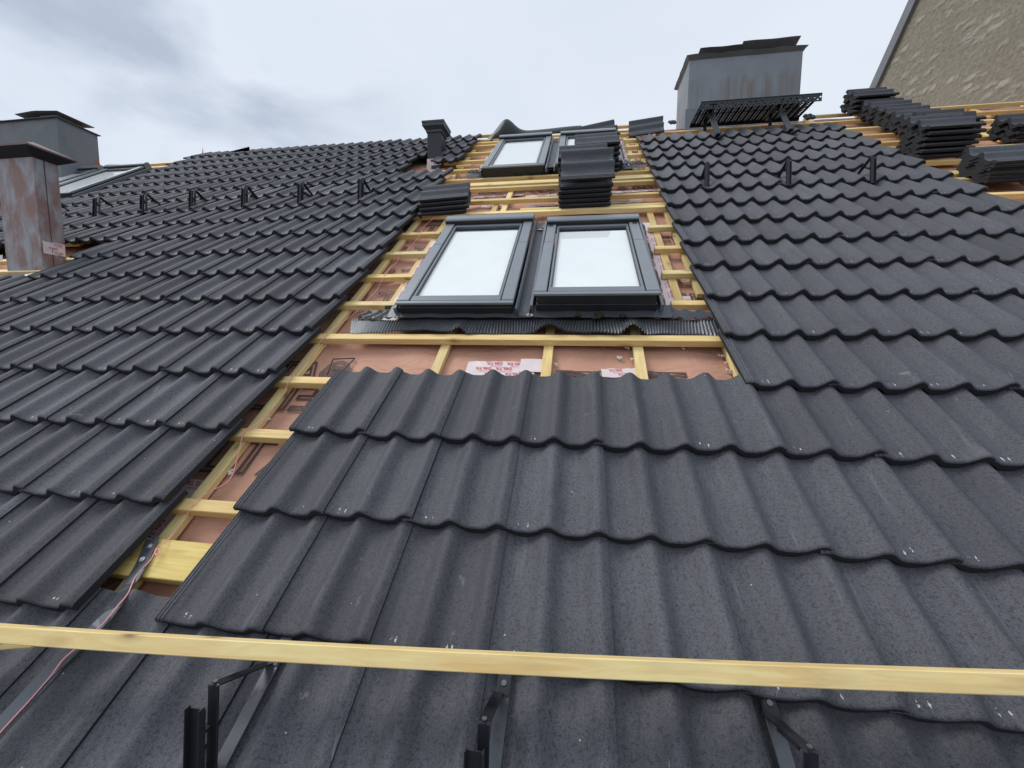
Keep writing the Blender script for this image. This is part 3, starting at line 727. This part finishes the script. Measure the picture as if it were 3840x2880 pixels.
# black strap with screws over the wide board
root = empty('steel_strap', RM(-3.62*W, -2.4*E, 0)); tag(root, 'black flat steel strap screwed to the wide board in the bare strip', 'strap')
pts = [(at(575, 2020, -.06), -.060), (at(530, 2120, -.06), -.062), (at(488, 2190, -.055), -.056), (at(470, 2215, -.045), -.046), (at(448, 2250, -.02), -.022), (at(428, 2282, .0), -.002), (at(400, 2318, .008), .008), (at(365, 2354, .01), .010), (at(160, 2560, .0), .006), (at(-180, 2920, .0), .002)]
def ribbon(pts, width, th, base):
    m = MB(); P = [Vector((p[0][0], p[0][1], p[1])) - base for p in pts]; vs = []
    for i, p in enumerate(P):
        d = (P[min(i+1, len(P)-1)]-P[max(i-1, 0)]).normalized(); a = d.cross(Vector((0, 0, 1))).normalized()*(width/2)
        nz = Vector((0, 0, th)); vs += [p-a, p+a, p+a+nz, p-a+nz]
    fs = []
    for i in range(len(P)-1):
        k = i*4; fs += [[k, k+4, k+5, k+1], [k+1, k+5, k+6, k+2], [k+2, k+6, k+7, k+3], [k+3, k+7, k+4, k]]
    fs += [[0, 1, 2, 3], [len(vs)-1, len(vs)-2, len(vs)-3, len(vs)-4]]
    return m.add(vs, fs)
base = Vector((-3.62*W, -2.4*E, 0))
obj('bar', ribbon(pts, .040, .004, base), STRAP, root, Matrix.Identity(4))
for x, y in ((563, 2048), (534, 2098)):
    u, v = at(x, y, -.055); m = MB(); m.cyl(u-base.x, v-base.y, -.057, -.052, .0085, 14); m.cyl(u-base.x, v-base.y, -.052, -.049, .0045, 6); obj('screw', m, SCREW, root, Matrix.Identity(4))
# pink string
def string(px, r, label, mat=STRING):
    P = []
    for x, y, w in px: u, v = at(x, y, w); P.append(Vector((u, v, w)))
    # smooth
    Q = []
    for i in range(len(P)-1):
        p0, p1, p2, p3 = P[max(i-1, 0)], P[i], P[i+1], P[min(i+2, len(P)-1)]
        for k in range(6):
            t = k/6; Q.append(.5*((2*p1)+(-p0+p2)*t+(2*p0-5*p1+4*p2-p3)*t*t+(-p0+3*p1-3*p2+p3)*t**3))
    Q.append(P[-1])
    m = MB(); m.tube(Q, r, 6); o = obj('string', m, mat, M=RX.copy()); return tag(o, label, 'string', 'pink builders strings')
string([(1745, 612, -.06), (1735, 640, -.09), (1722, 655, -.062), (1708, 690, -.09), (1690, 720, -.06), (1665, 735, -.06), (1640, 800, -.06), (1585, 855, -.1), (1575, 880, -.062), (1530, 935, -.1), (1500, 945, -.063), (1490, 980, -.1),
        (1450, 1018, -.063), (1415, 1085, -.095), (1385, 1115, -.062), (1330, 1175, -.1), (1225, 1255, -.062), (1165, 1330, -.09), (1090, 1420, -.063), (1050, 1500, -.1), (960, 1590, -.064), (915, 1620, -.064), (890, 1720, -.085), (860, 1800, -.085), (785, 1845, -.085), (735, 1880, -.062), (680, 1960, -.09), (625, 2030, -.06)], .0016, 'thin pink string trailing down the whole bare strip')
string([(625, 2030, -.06), (596, 2046, -.05), (580, 2070, -.05), (590, 2082, -.05), (600, 2068, -.05), (588, 2060, -.05), (560, 2105, -.052), (510, 2160, -.055), (480, 2225, -.02), (445, 2268, .006), (385, 2340, .018), (340, 2378, .018), (285, 2430, .018), (235, 2475, .016), (190, 2535, .016), (115, 2622, .014), (60, 2682, .012), (0, 2748, .010), (-90, 2852, .008)], .0017, 'thicker pink cord lying beside the black strap')
# ------------------------------------------------------------------ loose front batten
a = at(0, 2368, .11); b = at(3840, 2552, .11)
A = Vector((a[0], a[1], .108)); B = Vector((b[0], b[1], .108)); d = (B-A); L = d.length*1.7; ang = math.atan2(d.y, d.x); C = (A+B)/2
m = MB(); m.box(-L/2, L/2, -.018, .018, -.024, .024, b=.0015)
for p in m.v: pass
seg = MB(); nseg = 60
def barp(t):   # slight natural bow, low in the middle
    return -.012*(1-(2*t-1)**2*2.2)
vs = []
for i in range(nseg+1):
    t = i/nseg; x = -L/2+L*t; yy = barp(t); c_ = .0016
    for (p, q) in ((-.018, -.024+c_), (-.018+c_, -.024), (.018-c_, -.024), (.018, -.024+c_), (.018, .024-c_), (.018-c_, .024), (-.018+c_, .024), (-.018, .024-c_)):
        vs.append((x, p+yy, q))
fs = [[i*8+k, (i+1)*8+k, (i+1)*8+(k+1) % 8, i*8+(k+1) % 8] for i in range(nseg) for k in range(8)]+[list(range(8)), [nseg*8+k for k in range(7, -1, -1)]]
seg.add(vs, fs)
fb = obj('batten', seg, None, M=RM(C.x, C.y, C.z, rz=ang, rx=radians(23.0))); fb.data.materials.append(wood_mat('pine_front', (1.12, 1.12, 1.2)))
tag(fb, 'long pale loose batten held across the whole front above the tiles', 'batten')
u, v = at(60, 2418, .05); m = MB(); m.box(-.14, .0, -.006, .006, -.004, .004, b=.001); o = obj('wood_lath', m, WOODP, M=RM(u+.05, v+.004, .05, rz=.16)); tag(o, 'thin wooden lath poking out below the front batten at the left', 'lath')
# ------------------------------------------------------------------ chimneys
def walls_box(m, x0, x1, y0, y1, z0, z1, n=1, bulge=.0):
    for (ax, s, lo, hi, fx) in (('y', -1, x0, x1, y0), ('y', 1, x0, x1, y1), ('x', -1, y0, y1, x0), ('x', 1, y0, y1, x1)):
        def fn(a, b):
            bb = bulge*(1-max(abs(2*a-1), abs(2*b-1)))*s
            p = lo+a*(hi-lo); z = z0+b*(z1-z0)
            return (p, fx+bb, z) if ax == 'y' else (fx+bb, p, z)
        m.grid(fn, 12, 12, False, flip=((ax == 'y') == (s == 1)))
    m.add([(x0, y0, z1), (x1, y0, z1), (x1, y1, z1), (x0, y1, z1)], [(0, 1, 2, 3)])
# big sheet metal chimney on the right
x0, x1, y0, y1, z0, z1 = 1.60, 2.975, 4.41, 5.06, 2.55, 3.925
root = empty('chimney', WM(x0, y0, z0)); tag(root, 'large zinc clad chimney with brown rust runs and skewed lids at the ridge', 'chimney')
I = Matrix.Identity(4)
m = MB(); walls_box(m, 0, x1-x0, 0, y1-y0, 0, z1-z0, bulge=.035); obj('cladding', m, ZINC_R, root, I)
m = MB()
wv = lambda a: .006*sin(a*17)+.004*sin(a*41)
for (pa, pb, off) in (((0, 0), (x1-x0, 0), (0, -1)), ((0, 0), (0, y1-y0), (-1, 0)), ((x1-x0, 0), (x1-x0, y1-y0), (1, 0)), ((0, y1-y0), (x1-x0, y1-y0), (0, 1))):
    def fl_(a, b, pa=pa, pb=pb, off=off):
        ex = .045*b; sx = (-ex if a < .01 else (ex if a > .99 else 0))
        dx, dy = pb[0]-pa[0], pb[1]-pa[1]; ln = math.hypot(dx, dy)
        return (pa[0]+dx*a+off[0]*ex+sx*dx/ln, pa[1]+dy*a+off[1]*ex+sx*dy/ln, z1-z0-.035+.045*b+wv(a)*b)
    m.sheet(fl_, 40, 3, .002)
obj('flared_rim', m, metal_mat('rim_zinc', (.16, .175, .19), .5, .3, .1), root, I)
lid = metal_mat('lid_dark_zinc', (.24, .23, .25), .55, .3, .15)
for (xb0, xb1, xt0, xt1, zf, yf) in ((.07, .645, .12, .655, .085, -.04), (.60, 1.27, .64, 1.32, .115, -.05)):
    m = MB(); m.sheet(lambda a, b: ((xt0+a*(xt1-xt0))*(1-b)+(xb0+a*(xb1-xb0))*b, yf+b*.60, z1-z0+zf-(zf-.035)*min(1, b*3.2)+.003*sin(a*9)), 12, 12, .004); obj('lid', m, lid, root, I)
m = MB(); m.box(-.03, .30, -.035, .0, .20, .72); m.box(-.012, .0, -.02, .5, .2, .72); obj('base_flashing', m, metal_mat('base_zinc', (.17, .185, .205), .45, .3, .1), root, I)
m = MB(); m.box(.05, x1-x0-.05, .05, y1-y0-.05, z1-z0+.005, z1-z0+.04); obj('crown', m, plain('mortar', (.45, .43, .40), .9), root, I)
# small black vent
x0, y0 = -1.665, 3.385; root = empty('roof_vent', WM(x0, y0, 2.2)); tag(root, 'slim black square vent with capped hood and taped foot', 'roof vent')
m = MB(); m.box(0, .175, 0, .19, 0, .60, b=.002); obj('shaft', m, BLACK_M if 'BLACK_M' in globals() else metal_mat('vent_black', (.020, .022, .028), .38, .1, .1), root, I)
m = MB(); VB = metal_mat('vent_cap', (.055, .062, .072), .4, .2, .1)
m.prism([(-.012, -.012), (.187, -.012), (.187, .202), (-.012, .202)], .505, .53, 'z')
vs = [(-.012, -.012, .53), (.187, -.012, .53), (.187, .202, .53), (-.012, .202, .53), (-.048, -.048, .565), (.223, -.048, .565), (.223, .238, .565), (-.048, .238, .565),
      (-.048, -.048, .615), (.223, -.048, .615), (.223, .238, .615), (-.048, .238, .615), (.083, .095, .668), (.092, .095, .668)]
m.add(vs, [(0, 1, 5, 4), (1, 2, 6, 5), (2, 3, 7, 6), (3, 0, 4, 7), (4, 5, 9, 8), (5, 6, 10, 9), (6, 7, 11, 10), (7, 4, 8, 11), (8, 9, 13, 12), (9, 10, 13), (10, 11, 12, 13), (11, 8, 12)])
hood = obj('hood', m, VB, root, I)
m = MB(); m.box(-.052, .227, -.052, -.046, .60, .622); m.box(-.052, -.046, -.046, .242, .60, .622); m.box(.222, .228, -.046, .242, .60, .622); obj('hood_rim', m, VB, hood, I)
tape(0, 0, 0, .182, .08, 0, 'tape band round the foot of the small vent, front', rows=2, flip=False, M=WM(x0+.0875, y0-.004, 2.355) @ Matrix.Rotation(pi/2, 4, 'X'), scale=.8)
tape(0, 0, 0, .16, .19, 0, 'tape wrapped on the side of the small vent foot', rows=4, flip=False, M=WM(x0+.179, y0+.095, 2.37) @ Matrix.Rotation(pi/2, 4, 'Z') @ Matrix.Rotation(pi/2, 4, 'X'), scale=.8)
tape(0, 0, 0, .06, .11, 0, 'tape scrap hanging at the lower left of the vent foot', rows=2, M=WM(x0+.02, y0-.006, 2.27) @ Matrix.Rotation(pi/2, 4, 'X'), scale=.6, txt=False)
# rusty left chimney
x0, x1, y0, y1, z0, z1 = -4.47, -4.11, 1.08, 1.245, .35, 1.60
root = empty('chimney', WM(x0, y0, z0)); tag(root, 'slim galvanised chimney streaked with red rust under a flat hipped cap', 'chimney')
m = MB(); walls_box(m, 0, x1-x0, 0, y1-y0, 0, z1-z0, bulge=.003); obj('flue_casing', m, RUSTY, root, I)
m = MB(); m.box(x1-x0-.003, x1-x0+.004, .070, .074, 0, z1-z0-.02); obj('seam', m, CAPD, root, I)
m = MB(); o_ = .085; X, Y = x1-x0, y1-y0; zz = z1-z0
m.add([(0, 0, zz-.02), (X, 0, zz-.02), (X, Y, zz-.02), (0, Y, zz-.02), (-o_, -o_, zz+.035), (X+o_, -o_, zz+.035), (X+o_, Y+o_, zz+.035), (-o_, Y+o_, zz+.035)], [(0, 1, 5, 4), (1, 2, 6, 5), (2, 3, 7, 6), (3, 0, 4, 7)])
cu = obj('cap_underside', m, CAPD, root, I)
m = MB(); zt = zz+.035
m.add([(-o_, -o_, zt), (X+o_, -o_, zt), (X+o_, Y+o_, zt), (-o_, Y+o_, zt), (-o_, -o_, zt+.014), (X+o_, -o_, zt+.014), (X+o_, Y+o_, zt+.014), (-o_, Y+o_, zt+.014), (.1, Y/2, zt+.10), (X-.1, Y/2, zt+.10)],
      [(0, 1, 5, 4), (1, 2, 6, 5), (2, 3, 7, 6), (3, 0, 4, 7), (4, 5, 9, 8), (5, 6, 9), (6, 7, 8, 9), (7, 4, 8)])
obj('cap', m, CAPR, root, I)
tape(0, 0, 0, .15, .10, 0, 'tape patch wrapped on the foot of the rusty chimney', rows=3, M=WM(x1+.005, y0+.085, .885) @ Matrix.Rotation(pi/2, 4, 'Z') @ Matrix.Rotation(pi/2, 4, 'X'), scale=.9)
tape(-4.05, 3.35*E, -.05, .16, .05, .3, 'tape scrap on the roof before the rusty chimney', rows=1)
tape(0, 0, 0, .05, .05, 0, 'tape scrap left of the rusty chimney foot', rows=1, M=WM(x0-.03, y0-.02, .80) @ Matrix.Rotation(pi/2.2, 4, 'X'), txt=False)
# large left chimney behind
x0, x1, y0, y1, z0, z1 = -9.2, -7.0, 3.3, 3.80, 1.9, 3.20
root = empty('chimney', WM(x0, y0, z0)); tag(root, 'wide grey metal clad chimney behind the rusty one, orange rust at its foot', 'chimney')
m = MB(); X, Y, Z = x1-x0, y1-y0, z1-z0; walls_box(m, 0, X, 0, Y, 0, Z, bulge=.04); obj('cladding', m, ZINC_L, root, I)
m = MB(); m.add([(X+.006, Y-.27, .82), (X+.006, Y-.002, .88), (X+.006, Y-.17, 1.02)], [(0, 1, 2)]); m.add([(X+.012, Y-.30, .50), (X+.012, Y, .50), (X+.012, Y, .88), (X+.012, Y-.15, 1.0), (X+.012, Y-.30, .80)], [(0, 1, 2, 3, 4)])
obj('rust_patch', m, plain('orange_rust', (.34, .12, .055), .8, nsc=25, var=.3), root, I)
m = MB(); m.box(-.02, X+.03, -.03, Y+.03, Z, Z+.008); obj('rim', m, metal_mat('rim_dark', (.07, .075, .08), .5, .3), root, I)
m = MB(); m.sheet(lambda a, b: (X-.66+a*.72, -.03+b*.46, Z+.10-.05*abs(a-.45)-.06*b*0), 10, 4, .006); m.add([(X-.35, .05, Z), (X-.05, .05, Z), (X-.05, .35, Z), (X-.35, .35, Z), (X-.35, .05, Z+.075), (X-.05, .05, Z+.075), (X-.05, .35, Z+.075), (X-.35, .35, Z+.075)], [(0, 1, 5, 4), (1, 2, 6, 5), (2, 3, 7, 6), (3, 0, 4, 7)])
obj('lid', m, lid, root, I)
m = MB(); m.tube([(X-1.0, .06, Z+.01), (X-1.10, .06, Z+.045), (X-1.16, .06, Z+.06)], .008, 6); m.tube([(X-.96, .06, Z+.01), (X-1.05, .06, Z+.06), (X-1.10, .06, Z+.075)], .008, 6); m.tube([(X-.82, .06, Z), (X-.83, .06, Z+.05)], .008, 6)
obj('bent_hooks', m, BLACK, root, I)
# ------------------------------------------------------------------ chimney walkway grating
root = empty('roof_platform', WM(1.56, 3.58, 2.93)); tag(root, 'black perforated service platform on brackets before the zinc chimney', 'platform')
X, Y = 1.27, .50   # length, depth
def perf(m, o, ax, ay, nx, ny, fr=.5, stag=False, d=.0):
    "plate with rectangular holes between o and o+ax+ay"
    o, ax, ay = Vector(o), Vector(ax), Vector(ay)
    for j in range(ny):
        for i in range(nx):
            g = (1-fr)/2; sh = .0
            P = lambda a, b: o+ax*((i+a)/nx)+ay*((j+b)/ny)
            h0, h1 = g, 1-g
            c = [P(0, 0), P(1, 0), P(1, 1), P(0, 1)]
            if stag and (i+j) % 2: m.add(c, [(0, 1, 2, 3)]); continue
            k = [P(h0, (h0+h1)/2-(h1-h0)*.2), P(h0+(h1-h0)*.3, h0), P(h1-(h1-h0)*.3, h0), P(h1, h0+(h1-h0)*.3), P(h1, h1-(h1-h0)*.3), P(h1-(h1-h0)*.3, h1), P(h0+(h1-h0)*.3, h1), P(h0, h1-(h1-h0)*.3)]
            m.add(c+k, [(0, 1, 6, 5), (1, 2, 8, 7), (1, 7, 6), (2, 3, 10, 9), (2, 9, 8), (3, 0, 4, 11), (3, 11, 10), (0, 5, 4)])
m = MB(); perf(m, (0, 0, -.075), (X, 0, 0), (0, 0, .050), 42, 2, .66, stag=True); m.box(0, X, -.001, .001, -.025, -.004); m.box(0, X, -.001, .001, -.085, -.075); m.box(0, X, -.001, .018, -.010, -.004); m.box(0, X, -.001, .002, -.01, .004)
obj('front_lip', m, BLACK, root, I)
m = MB(); ns = 18
for i in range(ns):
    xa = X*(i/ns); perf(m, (xa, .012, -.012), (X/ns*.76, 0, 0), (0, Y-.03, 0), 1, 15, .34)
    m.box(xa, xa+.003, .012, Y-.02, -.03, -.012); m.box(xa+X/ns*.76-.003, xa+X/ns*.76, .012, Y-.02, -.03, -.012)
for y in (.012, Y*.5, Y-.03): m.box(0, X, y, y+.012, -.014, -.009)
m.box(0, X, Y-.02, Y-.016, -.05, -.004)
obj('grate', m, plain('matt_black_grate', (.010, .011, .014), .65, spec=.2), root, I)
for xx in (.14, .88):
    m = MB()
    m.box(xx-.02, xx+.02, -.0, Y-.06, -.045, -.031); 
    p0, p1 = Vector((xx, .12, -.04)), Vector((xx, -.215, -.48))
    m.box(-.032, .032, -.004, .004, 0, (p1-p0).length, m=Matrix.Translation(p1) @ Matrix.Rotation(-math.atan2(.335, .44), 4, 'X'))
    p2 = Vector((xx, .40, -.04)); m.box(-.018, .018, -.004, .004, 0, .17, m=Matrix.Translation((xx, .32, -.20)))
    m.box(xx-.022, xx+.022, -.24, .0, -.47, -.46, m=Matrix.Identity(4))
    obj('support_bracket', m, BLACK, root, I)
# ------------------------------------------------------------------ bent roofing sheet at the ridge
root_v = 15.3*E
m = MB()
def sh(a, b):
    u = at(1825, 500)[0]+a*1.30
    bump_ = math.exp(-((a-.20)/.11)**2)*.16+math.exp(-((a-.95)/.3)**2)*.02
    h = .035+bump_; wd = .10+.10*math.exp(-((a-.15)/.12)**2)
    t = (b-.5)*pi; fl_ = -.05*math.exp(-((a-.02)/.04)**2)
    return (u, root_v-.02+wd*sin(t)-.10*math.exp(-((a-.03)/.05)**2), -.07+h*cos(t)+fl_*(1-b))
m.sheet(sh, 60, 16, .004); o = obj('roofing_sheet', m, RUBBER, M=RX.copy()); tag(o, 'bent black roofing sheet humped along the ridge above the skylights', 'sheet')
for (x, y, r, lb) in ((2520, 452, .05, 'crumpled black sheet scrap beside the zinc chimney foot'), (3035, 432, .06, 'black pointed sheet scrap right of the service platform')):
    u, v = at(x, y, -.03); blob('sheet_scrap', u, v, -.06, r, RUBBER, lb, 'sheet scrap', 'sheet scraps', flat=.7, seed=int(x), n=8)
for (x, y, dx, lb) in ((755, 583, .01, 'upright reddish membrane flap on the ridge, narrow and curved'), ):
    u, v = at(x, y, 0); m = MB(); m.sheet(lambda a, b: (a*.03*(1-b)+.02*sin(b*2), .01*b, b*.13), 3, 8, .002); o = obj('membrane_flap', m, MEMB, M=RM(u, v, .0, rx=-AL)); tag(o, lb, 'flap', 'flaps on the ridge')
u, v = at(930, 566, 0); m = MB(); m.sheet(lambda a, b: (-.34+a*.36, .01, b*(.012+.055*a)), 8, 4, .002); o = obj('membrane_flap', m, TAPE, M=RM(u, v, .0, rx=-AL)); tag(o, 'triangular membrane flap standing on the ridge of the left field', 'flap', 'flaps on the ridge')
# ------------------------------------------------------------------ neighbouring gable
root = empty('stone_gable', WM(6.0, 5.0, 0)); tag(root, 'tall rubble stone gable of the neighbouring building with metal verge', 'building')
def gp(y, z): return (0, y-5.0, z)
rake = [(9.4, 3.73), (8.0, 5.28), (7.15, 6.22), (5.2, 8.38), (1.5, 4.3), (1.5, -9), (9.4, -9)]
m = MB(); n = len(rake); vs = [(0, y-5, z) for y, z in rake]+[(.5, y-5, z) for y, z in rake]
m.add(vs, [list(range(n))[::-1], [n+i for i in range(n)]]+[[i, (i+1) % n, n+(i+1) % n, n+i] for i in range(n)]); obj('rubble_wall', m, WALL, root, I)
m = MB(); ra = [(9.4, 3.73), (5.2, 8.38), (1.5, 4.3)]
def off(y, z, k): return (y, z)
vt_ = metal_mat('verge_metal', (.19, .20, .215), .5, .3, .15)
for (ya, za), (yb, zb) in zip(ra[:-1], ra[1:]):
    d = Vector((0, yb-ya, zb-za)); L = d.length; an = math.atan2(d.z, d.y)
    MM = Matrix.Translation((0, ya-5, za)) @ Matrix.Rotation(an, 4, 'X')
    s = 1 if d.y > 0 else -1
    m.box(-.06, .56, 0, L, (-.05 if s > 0 else -.16), (.16 if s > 0 else .05), m=MM)
obj('verge_trim', m, vt_, root, I)
# ------------------------------------------------------------------ ground
m = MB(); m.grid(lambda a, b: (-600+1200*a, -600+1200*b, -9.0), 8, 8); o = obj('ground', m, plain('street_ground', (.09, .09, .085), .9, nsc=.3)); tag(o, kind='structure')
# ------------------------------------------------------------------ camera
cam = bpy.data.cameras.new('camera'); co = bpy.data.objects.new('camera', cam); link(co)
cam.sensor_width = 36; cam.lens = F/3840*36; cam.clip_end = 3000; cam.clip_start = .02
RW3 = RX.to_3x3(); r_, d_, f_ = [RW3 @ c for c in CR]
M = Matrix(((r_.x, -d_.x, -f_.x), (r_.y, -d_.y, -f_.y), (r_.z, -d_.z, -f_.z))).to_4x4(); M.translation = RW3 @ CP
co.matrix_world = M; SC.camera = co
# ------------------------------------------------------------------ light
wd = bpy.data.worlds.new('World'); SC.world = wd; wd.use_nodes = True; t = wd.node_tree; n = t.nodes; n.clear()
def nn(k, **kw):
    x = n.new(k)
    for a, b in kw.items(): setattr(x, a, b)
    return x
out = nn('ShaderNodeOutputWorld'); sky = nn('ShaderNodeTexSky', sky_type='NISHITA', sun_disc=False)
SE, SR = radians(54), radians(-80)
sky.sun_elevation = SE; sky.sun_rotation = SR
b1 = nn('ShaderNodeBackground'); b1.inputs[1].default_value = .09; t.links.new(sky.outputs[0], b1.inputs[0])
tc = nn('ShaderNodeTexCoord')
mp = nn('ShaderNodeMapping'); mp.inputs['Scale'].default_value = (1.0, 1.0, 2.0); t.links.new(tc.outputs['Generated'], mp.inputs[0])
nz = nn('ShaderNodeTexNoise'); nz.inputs['Scale'].default_value = 3.0; nz.inputs['Detail'].default_value = 6; nz.inputs['Roughness'].default_value = .52; nz.inputs['Distortion'].default_value = .35
t.links.new(mp.outputs[0], nz.inputs['Vector'])
# darker bank of cloud towards one quarter of the sky
dot = nn('ShaderNodeVectorMath', operation='DOT_PRODUCT'); t.links.new(tc.outputs['Generated'], dot.inputs[0])
bd = (RW3 @ (CR[0]*((430-1920)/F)+CR[1]*((330-1440)/F)+CR[2])).normalized(); dot.inputs[1].default_value = bd
mr = nn('ShaderNodeMapRange', interpolation_type='SMOOTHSTEP'); mr.inputs[1].default_value = .86; mr.inputs[2].default_value = .975; t.links.new(dot.outputs['Value'], mr.inputs[0])
rp = nn('ShaderNodeValToRGB'); rp.color_ramp.elements[0].position = .43; rp.color_ramp.elements[1].position = .66; t.links.new(nz.outputs['Fac'], rp.inputs[0])
mu = nn('ShaderNodeMath', operation='MULTIPLY'); t.links.new(mr.outputs[0], mu.inputs[0]); t.links.new(rp.outputs[0], mu.inputs[1])
cr = nn('ShaderNodeMix', data_type='RGBA'); cr.inputs[6].default_value = (*lin((214, 222, 232)), 1); cr.inputs[7].default_value = (*lin((174, 185, 201)), 1)
t.links.new(mu.outputs[0], cr.inputs[0])
# gentle overall mottling
n2 = nn('ShaderNodeTexNoise'); n2.inputs['Scale'].default_value = 1.3; n2.inputs['Detail'].default_value = 4; t.links.new(mp.outputs[0], n2.inputs['Vector'])
r2 = nn('ShaderNodeValToRGB'); r2.color_ramp.elements[0].position = .3; r2.color_ramp.elements[0].color = (.92, .93, .95, 1); r2.color_ramp.elements[1].position = .7; r2.color_ramp.elements[1].color = (1.06, 1.05, 1.04, 1)
t.links.new(n2.outputs['Fac'], r2.inputs[0])
c2 = nn('ShaderNodeMix', data_type='RGBA', blend_type='MULTIPLY'); c2.inputs[0].default_value = 1; t.links.new(cr.outputs[2], c2.inputs[6]); t.links.new(r2.outputs[0], c2.inputs[7])
b2 = nn('ShaderNodeBackground'); b2.inputs[1].default_value = .92; t.links.new(c2.outputs[2], b2.inputs[0])
ms = nn('ShaderNodeMixShader'); ms.inputs[0].default_value = .94; t.links.new(b1.outputs[0], ms.inputs[1]); t.links.new(b2.outputs[0], ms.inputs[2]); t.links.new(ms.outputs[0], out.inputs[0])
sl = bpy.data.lights.new('sun', 'SUN'); sl.energy = 1.4; sl.angle = radians(26); sl.color = (1, .965, .92); so = bpy.data.objects.new('sun', sl); link(so)
az = SR
dirv = Vector((sin(az)*cos(SE), cos(az)*cos(SE), sin(SE)))
so.rotation_euler = dirv.to_track_quat('Z', 'Y').to_euler()
SC.view_settings.view_transform = 'Standard'; SC.view_settings.look = 'None'; SC.view_settings.exposure = 0.36; SC.view_settings.gamma = 1.0
